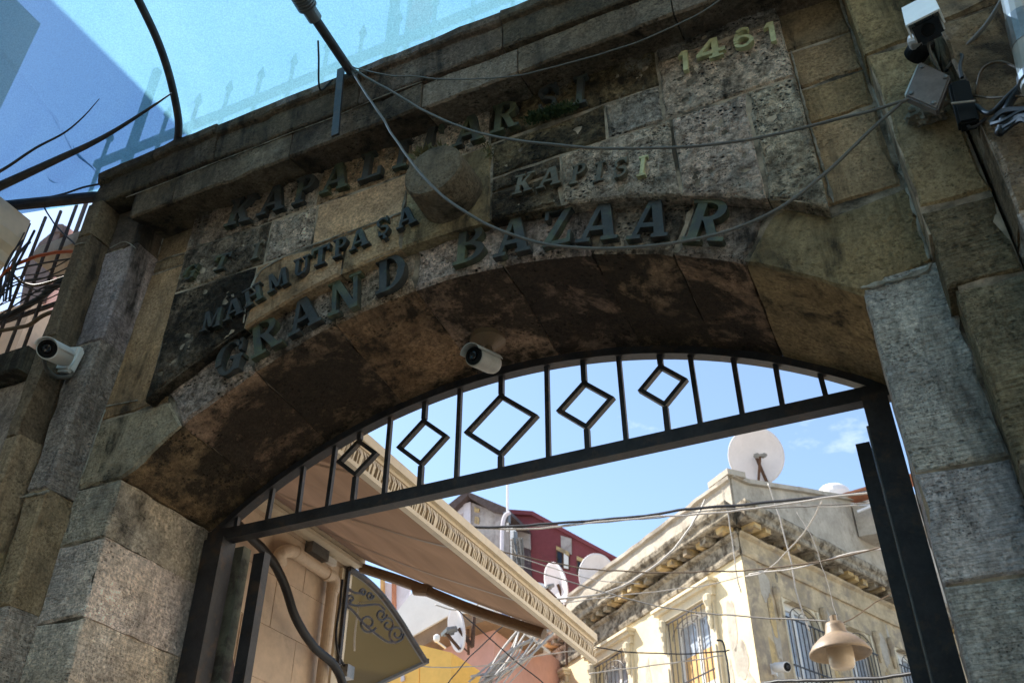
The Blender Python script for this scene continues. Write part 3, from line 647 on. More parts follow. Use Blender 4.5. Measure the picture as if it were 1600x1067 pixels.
sign('row of metal letters reading KAPALI ARSI along the panel top', [('K', (354, 360), (393, 350)), ('A', (406, 344), (447, 331)), ('P', (460, 327), (494, 316)), ('A', (504, 310), (546, 297)), ('L', (563, 290), (600, 278)),
     ('I', (616, 271), (640, 264)), ('g', (660, 242), (686, 236)), ('A', (711, 237), (757, 223)), ('R', (770, 216), (813, 203)), ('S', (842, 187), (876, 176)), ('I', (896, 173), (920, 166))], 0.188, YP, (-1.6, -0.06, 5.0), [D, D, D, MG, D, D, D, MG, MG, D, D])
sign('small metal letters reading MAHMUTPAŞA left of the round boss', [('M', (318, 523), (347, 513)), ('A', (354, 507), (384, 492)), ('H', (388, 486), (416, 469)), ('M', (424, 463), (454, 447)), ('U', (462, 440), (487, 430)),
     ('T', (489, 424), (518, 413)), ('P', (524, 409), (547, 400)), ('A', (550, 398), (580, 385)), ('Ş', (594, 377), (615, 367)), ('A', (624, 364), (654, 351))], 0.118, YP, (-2.4, -0.06, 4.5), [D] * 10, 0.024)
sign('small metal letters reading KAPISI right of the round boss', [('K', (802, 309), (832, 301)), ('A', (840, 300), (877, 290)), ('P', (891, 293), (915, 287)), ('I', (927, 290), (945, 285)), ('S', (960, 285), (984, 277)), ('I', (996, 281), (1011, 277))], 0.108, YP, (-0.9, -0.06, 4.6), [M_FADED] * 5 + [G_], 0.018, 0.12)
hG = 0.205
sign('large metal letters reading GRAND BAZAAR on the arch ring', [('G', (339, 598), (381, 585)), ('R', (399, 567), (447, 541)), ('A', (458, 532), (507, 506)), ('N', (519, 501), (568, 482)), ('D', (592, 467), (640, 449)),
     ('B', (712, 422), (763, 408)), ('A', (776, 410), (831, 397)), ('Z', (851, 394), (896, 384)), ('A', (904, 387), (966, 380)), ('A', (983, 382), (1044, 377)), ('R', (1067, 384), (1130, 386))], hG, 0.0, (-1.6, 0, 4.2), [D, MG, D, MG, D, MG, D, D, D, D, MG], 0.032)
sign('pale green metal numerals reading 1461 below the cornice', [('1', (1062, 118), (1082, 112)), ('4', (1091, 104), (1135, 90)), ('6', (1149, 85), (1181, 75)), ('1', (1198, 74), (1220, 67))], 0.128, YP, (0, -0.06, 5.0), [G_] * 4, 0.02, 0.0)
sign('three small scattered letters G T I on the stained left panel', [('G', (286, 444), (306, 438)), ('T', (332, 429), (358, 421)), ('I', (393, 411), (408, 405))], 0.10, YP, (-3.0, -0.06, 4.7), [MG, MG, M_FADED], 0.02, 0.15)

# ------------------------------------------------------------------ iron fanlight grille in the arch
YG = 0.65
gl = thing('fanlight_grille', 'black iron fanlight grille with five diamonds under the arch', 'grille', (-1.62, YG, 3.6))
bm = bmesh.new(); box(bm, (-3.285, YG - .03, 3.592), (0.035, YG + .03, 3.652)); link('bottom_rail', bm, M_IRON, gl)
bm = bmesh.new(); box(bm, (-3.285, YG - .018, 3.6525), (0.035, YG + .018, 3.660)); link('rail_lip', bm, M_IRON, gl)
def g_arc(x):
    k = max(0, 1 - ((x + 1.62) / 1.62) ** 2); return arc_in(min(max(x, -3.26), 0.02)) - 0.078 * k - 0.012
bm = bmesh.new(); xsb = [-3.262 + (3.285) * i / 48 for i in range(49)]; prev = None
for x in xsb:
    z = g_arc(x); r = [bm.verts.new(p) for p in ((x, YG - .028, z + .02), (x, YG + .028, z + .02), (x, YG + .028, z - .022), (x, YG - .028, z - .022))]
    if prev:
        for j in range(4): bm.faces.new((prev[j], prev[(j+1) % 4], r[(j+1) % 4], r[j]))
    prev = r
bmesh.ops.recalc_face_normals(bm, faces=bm.faces[:]); link('arch_rail', bm, M_IRON, gl)
for px, py in ((370, 820), (420, 800), (468, 785), (514, 775), (602, 755), (714, 735), (857, 700), (978, 680), (1093, 650), (1158, 635), (1220, 620), (1288, 608)):
    x = aty(px, py, YG).x; bm = bmesh.new(); bar(bm, (x, YG, 3.655), (x + random.uniform(-.006, .006), YG, g_arc(x) - .015), .021, .021); link('upright', bm, M_IRON, gl)
for cx, cz, rw, rh in ((-2.428, 3.898, .105, .093), (-2.060, 3.899, .128, .118), (-1.642, 3.892, .176, .156), (-1.220, 3.890, .126, .116), (-0.856, 3.894, .100, .099)):
    bm = bmesh.new(); pts = [(cx, cz + rh), (cx + rw, cz), (cx, cz - rh), (cx - rw, cz)]
    o = [Vector((x, 0, z)) for x, z in pts]; ce = Vector((cx, 0, cz)); t = .022
    ou = [ce + (p - ce) * (1 + t / min(rw, rh) * .62) for p in o]; inn = [ce + (p - ce) * (1 - t / min(rw, rh) * .62) for p in o]
    A_, B_, Cc, Dd = ([bm.verts.new(p + Vector((0, y, 0))) for p in q] for q, y in ((ou, YG - .014), (inn, YG - .014), (ou, YG + .014), (inn, YG + .014)))
    for i in range(4):
        j = (i + 1) % 4
        for f in ((A_[i], A_[j], B_[j], B_[i]), (Cc[i], Dd[i], Dd[j], Cc[j]), (A_[i], Cc[i], Cc[j], A_[j]), (B_[i], B_[j], Dd[j], Dd[i])): bm.faces.new(f)
    bmesh.ops.recalc_face_normals(bm, faces=bm.faces[:]); link('diamond', bm, M_IRON, gl)
    for z0, z1 in ((3.655, cz - rh - .012), (cz + rh + .012, g_arc(cx) - .015)):
        if z1 - z0 > .01:
            bm = bmesh.new(); bar(bm, (cx, YG, z0), (cx, YG, z1), .024, .024); link('stub_bar', bm, M_IRON, gl)
# door leaves folded back
dl = thing('gate_leaf', 'dark iron gate leaf folded back beside the left jamb', 'gate leaf', (-3.2, 0.7, 0))
link('hinge_post', boxm((-3.268, 0.60, 0), (-3.15, 0.70, 3.60)), M_IRON, dl)
link('timber_stile', boxm((-3.19, 0.74, 0.05), (-3.13, 0.80, 3.60)), M_OLD, dl); link('leaf_panel', boxm((-3.255, 0.74, 0.05), (-3.215, 0.88, 3.60)), M_IRON, dl)
link('outer_stile', boxm((-3.085, 0.77, 0.05), (-3.015, 0.82, 3.56)), M_IRON, dl)
dr_ = thing('gate_leaf', 'black iron gate leaf folded back against the right jamb', 'gate leaf', (-0.03, 0.7, 0))
link('hinge_post', boxm((-0.068, 0.58, 0), (0.026, 0.69, 3.588)), M_IRON, dr_)
link('leaf_panel', boxm((-0.055, 0.71, 0.05), (0.02, 1.5, 3.55)), M_IRON, dr_); link('outer_stile', boxm((-0.135, 0.71, 0.05), (-0.082, 0.78, 3.46)), M_IRON, dr_)
link('outer_panel', boxm((-0.078, 0.74, 0.05), (-0.058, 1.45, 3.50)), M_IRON, dr_)
bm = bmesh.new(); tube(bm, [(-0.074, 0.70, 0.1), (-0.074, 0.70, 3.52)], 0.006, 8); link('hinge_rod', bm, M_STEEL, dr_)

# ------------------------------------------------------------------ fittings on the gate
def bullet_camera(p_back, p_front, r, loc, label, base=None, hood=True, mat=None):
    mat = mat or M_WHITE
    t = thing('security_camera', label, 'security camera', loc, 'security cameras'); p0, p1 = Vector(p_back), Vector(p_front); ax = (p1 - p0); L = ax.length
    M = frame_at(p0, ax); bm = bmesh.new(); lathe(bm, [(r*.55, -.02), (r*.9, -.008), (r, .015), (r, L - .015), (r*.98, L), (r*.9, L + .001)], M, 28); link('body', bm, mat, t, smooth=False)
    bm = bmesh.new(); lathe(bm, [(r*.89, L + .0015), (r*.87, L + .006), (r*.6, L + .008), (r*.55, L + .004), (r*.2, L + .003)], M, 28); link('front_glass', bm, M_BLACK, t)
    bm = bmesh.new(); lathe(bm, [(r*.42, L + .0045), (r*.40, L + .012), (r*.28, L + .014), (r*.1, L + .010)], M, 20); link('lens', bm, M_LENS, t)
    if hood:
        bm = bmesh.new(); n = 14; rows = []
        for h in (-.01, L + .035):
            rows.append([(bm.verts.new(M @ Vector((rr*math.cos(a), rr*math.sin(a), h)))) for rr, a in [(r*1.10, -1.35 + 2.7*i/n) for i in range(n+1)] + [(r*1.05, 1.35 - 2.7*i/n) for i in range(n+1)]])
        k = len(rows[0])
        for i in range(k): bm.faces.new((rows[0][i], rows[0][(i+1) % k], rows[1][(i+1) % k], rows[1][i]))
        for q in (0, 1):
            for i in range(n): bm.faces.new((rows[q][i], rows[q][i+1], rows[q][k-2-i], rows[q][k-1-i]))
        bmesh.ops.recalc_face_normals(bm, faces=bm.faces[:]); link('sun_hood', bm, mat, t)
    return t
# left, on the pilaster
yb0 = -0.162; pb = aty(112, 567, yb0)
bc = bullet_camera(aty(100, 557, -0.27), aty(74, 545, -0.50), 0.048, pb, 'white bullet camera on a square box, fixed to the left pilaster')
Mx = frame_at(pb, (0, -1, 0.0), Vector((0.25, 0, 1)))
link('wall_box', boxm((-.072, -.072, 0.0), (.072, .072, .05), Mx, .014), M_WHITE, bc)
bm = bmesh.new(); tube(bm, smooth_path([pb + Vector((0, -.045, 0)), aty(106, 566, -.22), aty(100, 557, -.27)], 5), .016, 10); link('arm', bm, M_WHITE, bc)
bm = bmesh.new(); lathe(bm, [(.036, .046), (.034, .056), (.02, .062)], Mx, 20); link('collar', bm, M_OFFWHITE, bc)
bm = bmesh.new(); tube(bm, smooth_path([aty(68, 552, -.36), aty(72, 575, -.28), aty(88, 588, -.21), aty(108, 588, -.175), aty(112, 580, -.17)], 6), .011, 8); link('conduit', bm, M_CABLE, bc)
# under the crown of the arch
pm_ = Vector((-1.58, 0.36, 4.235))
q0 = aty(770, 569, 0.34); q1 = aty(741, 556, 0.20)
bc2 = bullet_camera(q0, q1, 0.047, q0, 'small bullet camera with black lens hanging under the crown of the arch', hood=True, mat=M_OFFWHITE)
pz = aty(762, 540, 0.42)
bm = bmesh.new(); Mz = frame_at((pz.x, pz.y, arc_in(pz.x) - .055), (0, 0, -1)); lathe(bm, [(.085, -.03), (.085, .008), (.05, .03), (.03, .045)], Mz, 24); link('mount_plate', bm, M_ARM, bc2)
bm = bmesh.new(); tube(bm, [Vector((pz.x, pz.y, arc_in(pz.x) - .09)), q0 + Vector((0.0, 0.02, 0.01))], .018, 10); link('arm', bm, M_ARM, bc2)
# top right, square housing
pr_ = aty(1432, 85, -0.16)
bt = thing('security_camera', 'square white camera with black face above the junction box', 'security camera', pr_, 'security cameras')
f1 = aty(1450, 47, -.56); f0 = aty(1441, 22, -.38); M = frame_at(f0, f1 - f0); L = (f1 - f0).length
link('body', boxm((-.042, -.046, 0), (.042, .046, L - .02), M, .014), M_WHITE, bt)
link('front_glass', boxm((-.038, -.041, L - .022), (.037, .041, L + .002), M, .010), M_LENS, bt)
bm = bmesh.new(); box(bm, (.044, -.052, -.01), (.050, .052, L + .035), M); box(bm, (.0, -.0535, -.01), (.0435, -.0475, L + .02), M); box(bm, (.0, .0475, -.01), (.0435, .0535, L + .02), M); link('sun_hood', bm, M_WHITE, bt)
bm = bmesh.new(); lathe(bm, [(.022, L + .0025), (.02, L + .008), (.008, L + .009)], M, 18); link('lens', bm, M_BLACK, bt)
bm = bmesh.new(); tube(bm, smooth_path([f0 + (f1 - f0) * .3 + Vector((-.02, .03, -.05)), aty(1428, 62, -.36), aty(1436, 80, -.27), aty(1441, 92, -.2), aty(1444, 96, -.155)], 6), .022, 12); link('arm', bm, M_OFFWHITE, bt)
bm = bmesh.new(); Mj = frame_at(aty(1437, 76, -.29), (0.5, -.8, -.1)); lathe(bm, [(.02, -.04), (.04, -.035), (.042, .03), (.03, .04)], Mj, 20); link('joint', bm, M_BLACK, bt)
# junction box, foam, adapter
def quad_box(pts, y, depth, name, mat, parent, bevel=.006):
    P = [aty(px, py, y) for px, py in pts]; bm = bmesh.new(); a = [bm.verts.new(p) for p in P]; b = [bm.verts.new(p + Vector((0, depth, 0))) for p in P]
    bm.faces.new(a); bm.faces.new(b[::-1])
    for i in range(4): bm.faces.new((a[i], b[i], b[(i+1) % 4], a[(i+1) % 4]))
    bmesh.ops.recalc_face_normals(bm, faces=bm.faces[:]); bmesh.ops.bevel(bm, geom=bm.edges[:], offset=bevel, segments=2, affect='EDGES')
    return link(name, bm, mat, parent)
jb = thing('junction_box', 'dusty pale square junction box hanging tilted on the right pilaster', 'junction box', aty(1450, 135, -.3))
quad_box([(1437, 95), (1486, 118), (1465, 172), (1414, 150)], -.30, .036, 'lid', M_GREYBOX, jb); quad_box([(1434, 97), (1483, 120), (1463, 170), (1412, 148)], -.262, .025, 'case', M_WHITE, jb)
for px, py in ((1441, 105), (1477, 121), (1459, 161), (1424, 146)):
    bm = bmesh.new(); lathe(bm, [(.008, 0), (.007, .004), (.003, .005)], frame_at(aty(px, py, -.301), (0, -1, 0)), 12); link('screw', bm, M_STEEL, jb)
ad = thing('power_adapter', 'black power adapter hanging by its lead beside the junction box', 'power adapter', aty(1508, 155, -.36))
quad_box([(1481, 127), (1513, 121), (1530, 186), (1497, 193)], -.37, .05, 'case', M_BLACK, ad, .008)
bm = bmesh.new(); tube(bm, smooth_path([aty(1503, 122, -.35), aty(1500, 105, -.34), aty(1503, 87, -.33), aty(1490, 90, -.3), aty(1478, 112, -.25)], 6), .006, 8); link('lead', bm, M_CABLE_B, ad)
bm = bmesh.new(); tube(bm, smooth_path([aty(1486, 162, -.385), aty(1505, 160, -.385), aty(1524, 158, -.385)], 4), .004, 6); link('cable_tie', bm, M_CABLE_W, ad)
bm = bmesh.new(); tube(bm, smooth_path([aty(1512, 190, -.35), aty(1515, 200, -.35), aty(1528, 195, -.34), aty(1540, 185, -.34)], 6), .006, 8); link('lead', bm, M_CABLE_B, ad)
fm = bmesh.new(); bmesh.ops.create_icosphere(fm, subdivisions=4, radius=1); cf = aty(1449, 176, -.175)
for v in fm.verts:
    d = v.co.normalized(); k = 1 + .45 * mnoise.noise(d * 2.4 + Vector((3, 1, 0))) + .15 * mnoise.noise(d * 7); v.co = cf + Vector((d.x * .062, d.y * .035, d.z * .045)) * k
tag(link('mounting_foam', fm, M_POINT), 'lump of hardened mortar under the junction box on the pilaster', 'mortar lump')
# white pipe at the top right corner
wp_ = thing('drain_pipe', 'grey white pipe leaning at the upper right corner beside the camera', 'pipe', aty(1600, 60, -.5))
bm = bmesh.new(); tube(bm, [aty(1584, -40, -.5), aty(1626, 135, -.5)], .052, 18); link('tube', bm, M_OFFWHITE, wp_)
bm = bmesh.new(); tube(bm, [aty(1600, 30, -.5), aty(1611, 73, -.5)], .0535, 18); link('worn_sleeve', bm, M_STEEL, wp_)
bm = bmesh.new(); tube(bm, [aty(1622, 118, -.5), aty(1624, 128, -.5)], .058, 18); link('clip', bm, M_STEEL, wp_)

# pole with bracket at the cornice
pole = thing('flood_light_arm', 'dark steel arm with ribbed grey head rising from the cornice edge', 'light arm', aty(547, 112, -.30))
b0 = aty(549, 114, -.31); b1 = aty(487, 22, -.66); b2 = aty(455, -30, -.86)
bm = bmesh.new(); tube(bm, [b0, b1], .024, 14); link('arm', bm, M_IRON, pole)
bm = bmesh.new(); tube(bm, [b1 - (b1 - b0).normalized() * .03, b1 + (b2 - b1) * .22], .036, 18); link('sleeve', bm, M_STEEL, pole)
bm = bmesh.new(); ax = (b2 - b1); M = frame_at(b1 + ax * .2, ax)
prof = [(.03, 0)] + [(r, .004 + h) for k in range(14) for r, h in ((.050, .016*k), (.050, .016*k + .008), (.042, .016*k + .009), (.042, .016*k + .015))] + [(.03, .24)]
lathe(bm, prof, M, 26); link('ribbed_head', bm, M_STEEL, pole)
bm = bmesh.new(); bar(bm, aty(533, 108, -.325), aty(524, 212, -.325), .040, .012); link('bracket_strap', bm, M_IRON, pole)
bm = bmesh.new(); tube(bm, smooth_path([aty(497, 64, -.55), aty(498, 90, -.5), aty(500, 140, -.35), aty(520, 125, -.34)], 6), .005, 6); link('lead', bm, M_CABLE_B, pole)

# wires strung across the front of the gate
def wire(pts, r, mat, label, cat='cable', name='cable', grp=None, sides=6, n=8):
    o = link(name, tubem(pts, r, sides, n, True, .008), mat, smooth=True); tag(o, label, cat, grp); return o
def lerp_y(pts, ya, yb):
    n = len(pts) - 1; return [aty(px, py, ya + (yb - ya) * i / n) for i, (px, py) in enumerate(pts)]
wire(lerp_y([(549, 108), (580, 158), (620, 222), (660, 275), (720, 328), (790, 365), (860, 385), (950, 390), (1050, 381), (1140, 360), (1215, 325), (1290, 270), (1360, 205), (1417, 155)], -.33, -.34), .0062, M_CABLE, 'grey cable sagging lowest across the gate letters', grp='cables strung across the gate front')
wire(lerp_y([(549, 106), (600, 138), (660, 172), (740, 205), (830, 223), (950, 232), (1060, 230), (1160, 219), (1260, 200), (1350, 178), (1416, 158)], -.34, -.345), .0058, M_CABLE, 'middle grey cable running from the steel arm to the junction box', grp='cables strung across the gate front')
wire(lerp_y([(549, 104), (600, 118), (650, 120), (710, 125), (790, 119), (850, 108), (930, 88), (1000, 66), (1080, 28), (1140, -10)], -.34, -.33), .0036, M_CABLE, 'thin wire drooping just under the cornice edge', grp='cables strung across the gate front')
wire(lerp_y([(1480, 108), (1510, 72), (1545, 30), (1575, -20)], -.28, -.4), .008, M_CABLE, 'grey cable climbing from the junction box to the top right corner')
wire(lerp_y([(1470, 112), (1458, 90), (1452, 68), (1460, 62)], -.28, -.36), .005, M_CABLE, 'short camera lead looping between camera and junction box')
wire(lerp_y([(1525, 150), (1535, 110), (1560, 98), (1590, 108), (1620, 120)], -.34, -.42), .005, M_BROWNC, 'brown cable arching right of the power adapter')
wire(lerp_y([(1522, 165), (1550, 178), (1580, 150), (1625, 110)], -.345, -.43), .009, M_CABLE_B, 'black cable curling right below the power adapter')
wire(lerp_y([(1520, 150), (1560, 152), (1620, 148)], -.345, -.43), .004, M_BROWNC, 'thin brown cable running level right of the power adapter')
wire(lerp_y([(1560, 210), (1572, 170), (1590, 140), (1625, 90)], -.37, -.43), .014, M_CABLE_B, 'thick black cable at the right frame edge below the pipe')
bm = bmesh.new()
for k in range(9):
    a = random.uniform(-10, 10); tube(bm, smooth_path(lerp_y([(1555 + a, 200 + a), (1575 + a, 185 + random.uniform(-15, 10)), (1600, 178 + a), (1630, 180 + 2*a)], -.37, -.45), 5), .008, 6)
tag(link('cable_bundle', bm, M_CABLE_B), 'tangle of black cables at the right edge of the pilaster', 'cable bundle')

# moss and dry grass on the ledge under the letters
def tuft(pts, y, nblade, mat, label, hgt, rad, name, cat):
    bm = bmesh.new(); rnd = random.Random(hash(name) % 97 + len(pts))
    P = [aty(px, py, y) for px, py in pts]
    for k in range(nblade):
        f = rnd.random() * (len(P) - 1); i = int(f); p = P[i].lerp(P[min(i+1, len(P)-1)], f - i) + Vector((rnd.gauss(0, rad), rnd.uniform(-.03, .02), rnd.gauss(0, rad * .6)))
        d = Vector((rnd.gauss(0, .6), rnd.gauss(-.5, .5), rnd.uniform(-.2, 1))).normalized() * hgt * rnd.uniform(.5, 1.3); s = d.cross(Vector((rnd.random(), rnd.random(), rnd.random()))).normalized() * hgt * .22
        a = bm.verts.new(p); b = bm.verts.new(p + d * .5 + s); c = bm.verts.new(p + d); e = bm.verts.new(p + d * .5 - s); bm.faces.new((a, b, c, e))
    return tag(link(name, bm, mat), label, cat, kind='stuff')
tuft([(826, 190), (850, 182), (872, 176), (895, 168)], YP - .03, 800, M_LEAF, 'green moss growing over the letters near the cornice', .022, .016, 'moss', 'moss')
tuft([(655, 247), (675, 242), (700, 240)], YP - .06, 60, M_GRASS, 'dry grass blades on top of the round boss', .05, .01, 'dry_grass', 'grass')
tuft([(764, 232), (766, 245)], YP - .02, 90, M_GRASS, 'yellow lichen tuft right of the boss', .018, .01, 'lichen', 'lichen')

# ------------------------------------------------------------------ spiked fence on top of the gate
fe = thing('spiked_fence', 'dark spiked iron fence on the gate roof seen through the netting', 'fence', (-2.4, 0.28, 5.6))
YF = 0.28
for z in (6.62, 5.80): bm = bmesh.new(); box(bm, (-4.7, YF - .02, z - .028), (1.0, YF + .02, z + .028)); link('rail', bm, M_IRON, fe)
x = -4.65
while x < 1.0:
    bm = bmesh.new(); bar(bm, (x, YF, 5.60), (x, YF, 6.84), .020, .020)
    M = frame_at((x, YF, 6.84), (0, 0, 1)); lathe(bm, [(.012, 0), (.03, .03), (.002, .13)], M, 6); link('picket', bm, M_IRON, fe); x += .27
for x in (-4.45, -2.3, -.2): bm = bmesh.new(); bar(bm, (x, YF + .05, 5.6), (x, YF + .05, 7.6), .05, .05); link('post', bm, M_IRON, fe)
rf = bmesh.new(); box(rf, (-4.6, 0.03, 5.50), (2.2, 1.6, 5.595)); tag(link('gate_roof_slab', rf, M_CONC, gate), None, None)
fb = bmesh.new(); rows = []
for i in range(13):
    t = i / 12; rows.append([fb.verts.new((-2.17 + u * .30 + .05 * math.sin(t * 4) - .12 * t * u, .35 + .05 * math.sin(u * 9 + t * 3), 8.2 - 1.35 * t - .25 * u)) for u in [k / 8 for k in range(9)]])
for a, b in zip(rows, rows[1:]):
    for k in range(8): fb.faces.new((a[k], a[k+1], b[k+1], b[k]))
fl = thing('red_flag', 'red flag hanging behind the blue netting at the top', 'flag', (-2.17, .35, 5.6))
link('cloth', fb, M_FLAG, fl); bm = bmesh.new(); tube(bm, [(-2.19, .35, 5.6), (-2.19, .35, 8.4)], .02, 10); link('staff', bm, M_STEEL, fl)

# ------------------------------------------------------------------ blue netting canopy stretched from the gate
tp = thing('netting_canopy', 'translucent blue netting canopy stretched from the gate cornice over the street', 'canopy', (-2, -1, 5.6))
def tarp_z(y): return 5.625 + 0.35 * (-0.22 - y)
def tarp_pt(px, py, off=0.0):
    d = ray(px, py); t = (5.625 + .35 * (-.22 - CAM.y) - CAM.z) / (d.z + .35 * d.y); return CAM + d * t + Vector((0, 0, off))
def y_edge(x):
    if x > -3.8: return -0.215
    return -0.10 - 0.17 * (-3.8 - x)
def wrinkle(x, y):
    k = max(0, min(1, (-2.9 - x) / .5)); e = math.exp(-max(0, y_edge(x) - y) / .5)
    a = math.atan2(y - .4, x + 3.3)
    return 0.012 * mnoise.noise(Vector((x * 1.5, y * 1.5, 0))) + k * e * 0.05 * mnoise.noise(Vector((a * 9, 2, 0))) * min(1, max(0, (y_edge(x) - y) / .15))
FOLDS = []
def fold_line(pts, amp, w):
    P = smooth_path([tarp_pt(*q) for q in pts], 10); FOLDS.append((np.array([(p.x, p.y) for p in P]), amp, w))
for pts, amp, w in ((((-40, 262), (-8, 240), (26, 206), (54, 160)), .10, .055), (((-20, 290), (30, 254), (75, 224), (116, 192), (160, 146)), .09, .050), (((90, 262), (142, 216), (190, 176), (226, 130)), .08, .055)): fold_line(pts, amp, w)
def fold_drop(x, y):
    z = 0
    for P, amp, w in FOLDS:
        d = np.hypot(P[:, 0] - x, P[:, 1] - y); k = int(d.argmin())
        if d[k] < 3 * w: z -= amp * math.exp(-(d[k] / w) ** 2) * (1 - k / len(P)) ** .8
    return z
bm = bmesh.new(); rows = []; NX, NY = 330, 130
for i in range(NX + 1):
    x = (-6.0 + 1.3 * i / 30) if i <= 30 else ((-4.7 + 1.75 * (i - 30) / 200) if i <= 230 else (-2.95 + 5.45 * (i - 230) / 100)); col = []
    for j in range(NY + 1):
        t = (j / NY) ** 1.9; y = y_edge(x) + (-7.5 - y_edge(x)) * t
        col.append(bm.verts.new((x, y, tarp_z(y) + wrinkle(x, y) + (fold_drop(x, y) if -4.75 < x < -2.9 and y > -1.6 else 0) - .25 * math.sin(math.pi * t))))
    rows.append(col)
for a, b in zip(rows, rows[1:]):
    for j in range(NY): bm.faces.new((a[j], a[j+1], b[j+1], b[j]))
link('net_sheet', bm, M_TARP, tp, smooth=True)
def under(px, py, off=-.03):
    p = tarp_pt(px, py); t = ((-(p.y) + y_edge(p.x)) / (7.5 + y_edge(p.x))); t = max(0, t)
    for _ in range(6):
        tt = max(0, (y_edge(p.x) - p.y) / (7.5 + y_edge(p.x))); z = tarp_z(p.y) - .25 * math.sin(math.pi * min(1, tt)) + off
        d = ray(px, py); p = CAM + d * ((z - CAM.z) / d.z)
    return p
bm = bmesh.new(); tube(bm, smooth_path([under(*q) for q in ((205, -20), (222, 12), (247, 66), (265, 120), (277, 175), (279, 205), (274, 236))], 8), .021, 12); link('hoop_pipe', bm, M_IRON, tp)
bm = bmesh.new(); tube(bm, smooth_path([under(*q, -.04) for q in ((10, 322), (60, 317), (100, 313), (158, 307))], 6), [.034] * 18 + [.03], 10); link('edge_pipe', bm, M_IRON, tp)
bm = bmesh.new(); tube(bm, smooth_path([under(*q, -.13) for q in ((-30, 304), (0, 291), (50, 268), (95, 247), (140, 226), (180, 204), (230, 172), (268, 146))], 6), [.030 - .026 * i / 42 for i in range(43)], 10); link('guy_rope', bm, M_IRON, tp)
bm = bmesh.new(); tube(bm, smooth_path([under(*q, -.14) for q in ((-20, 278), (10, 262), (55, 232), (100, 208), (130, 183), (155, 155))], 6), [.011 - .009 * i / 30 for i in range(31)], 8); link('dark_crease_tube', bm, M_IRON, tp)  # added black tube draws the dark crease of a netting fold
bm = bmesh.new(); tube(bm, smooth_path([under(*q, -.02) for q in ((60, 312), (100, 303), (130, 293), (160, 287))], 6), .006, 8); link('edge_cord', bm, M_IRON, tp)
# ------------------------------------------------------------------ left wall beside the gate, bars, cables, building
lw = thing('side_wall', 'stone wall with dark coping left of the gate below the barred gap', 'wall', (-5, -.1, 0))
zc = [4.20, 3.72, 3.25, 2.7, 2.1, 1.5, 0.8, 0.0]
def wall_stone(x0, x1, z0, z1, yf, mat, col, nm):
    o = stone(rect(x0, x1, z0, z1), yf, 0.1, mat, col, nm, gap=.004); o.parent = lw; o.matrix_parent_inverse = Matrix.Translation(-Vector(lw.location))
for k in range(len(zc) - 1):
    x = -3.778; 
    while x > -6.4:
        w = random.uniform(.5, .9); wall_stone(x - w, x, zc[k+1], zc[k], -.262, M_SMOOTH if k < 3 else M_COMB, C4((0.34, 0.27, 0.22) if k < 2 else OLIVE, .3 if k < 1 else .5), 'stone'); x -= w
for x in (-3.778, -4.6, -5.5): wall_stone(x - .85, x, 4.21, 4.36, -.335, M_CORN, C4((0.14, 0.12, 0.09), .8), 'coping')
bg = thing('window_bars', 'upright iron bars in the gap left of the gate', 'grille', (-4.2, -.1, 4.36))
xb = [aty(px, py, -.12).x for px, py in ((120, 320), (99, 320), (79, 320), (57, 322))]; st_ = xb[2] - xb[3]
for k in range(7):
    x = xb[k] if k < 4 else xb[3] - st_ * (k - 3); bm = bmesh.new(); bar(bm, (x, -.12, 4.34), (x, -.12, 5.64), .014, .014); link('bar', bm, M_IRON, bg)
for z in (4.86,): bm = bmesh.new(); bar(bm, (-4.6, -.10, z), (-3.7, -.10, z), .02, .02); link('cross_rail', bm, M_IRON, bg)
YC = -.2
wire([aty(*q, YC) for q in ((-10, 452), (0, 436), (12, 423), (34, 410), (66, 399), (112, 393), (130, 392))], .010, M_CABLE_O, 'orange cable sagging through the gap left of the gate')
wire([aty(*q, YC + .02) for q in ((-10, 500), (20, 490), (60, 468), (88, 445), (112, 430), (124, 420))], .018, M_CABLE_B, 'thickest black cable sloping across the bars at the left edge')
wire([aty(*q, YC - .02) for q in ((-10, 520), (20, 512), (45, 507), (70, 492), (104, 480))], .012, M_BROWNC, 'brown cable lowest across the bars at the left edge')
wire([aty(*q, YC + .02) for q in ((16, 424), (30, 438), (55, 445), (80, 440), (104, 432))], .009, M_BROWNC, 'olive brown cable looping under the orange cable')
bm = bmesh.new(); rn = random.Random(4)
for k in range(9):
    y = rn.uniform(395, 490); s = rn.uniform(-12, 25); tube(bm, smooth_path([aty(-12, y + 30 + s, YC + rn.uniform(-.03, .06)), aty(25, y + 12 + rn.uniform(-12, 12), YC), aty(70, y + rn.uniform(-8, 14), YC), aty(132 - (y - 390) * .3, y - 10 + rn.uniform(-14, 8), YC)], 6), rn.uniform(.003, .006), 5)
for k in range(5):
    x = rn.uniform(5, 30); tube(bm, smooth_path([aty(x + 25, 370 + rn.uniform(-10, 10), YC), aty(x + 5, 400, YC - .02), aty(x - 8, 430 + rn.uniform(-10, 10), YC), aty(x - 14, 470, YC)], 6), rn.uniform(.004, .008), 5)
tag(link('cable_tangle', bm, M_CABLE_B), 'tangle of thin black wires across the bars at left', 'wire tangle')
wire([aty(*q, YC) for q in ((68, 322), (80, 342), (100, 365), (116, 380), (124, 392))], .005, M_CABLE_B, 'thin black wire hanging diagonally behind the bars')
lb = thing('left_building', 'cream building with moulded cornice at the left frame edge', 'building', (-5.0, -3, 0))
def lbpart(nm, lo, hi, mat): return link(nm, boxm(lo, hi), mat, lb)
lbpart('wall', (-6.6, -7.5, 0), (-4.62, -0.52, 5.02), M_CREAM); lbpart('upper_storey', (-9, -9, 5.0), (-5.3, -0.18, 8.03), M_CREAM)
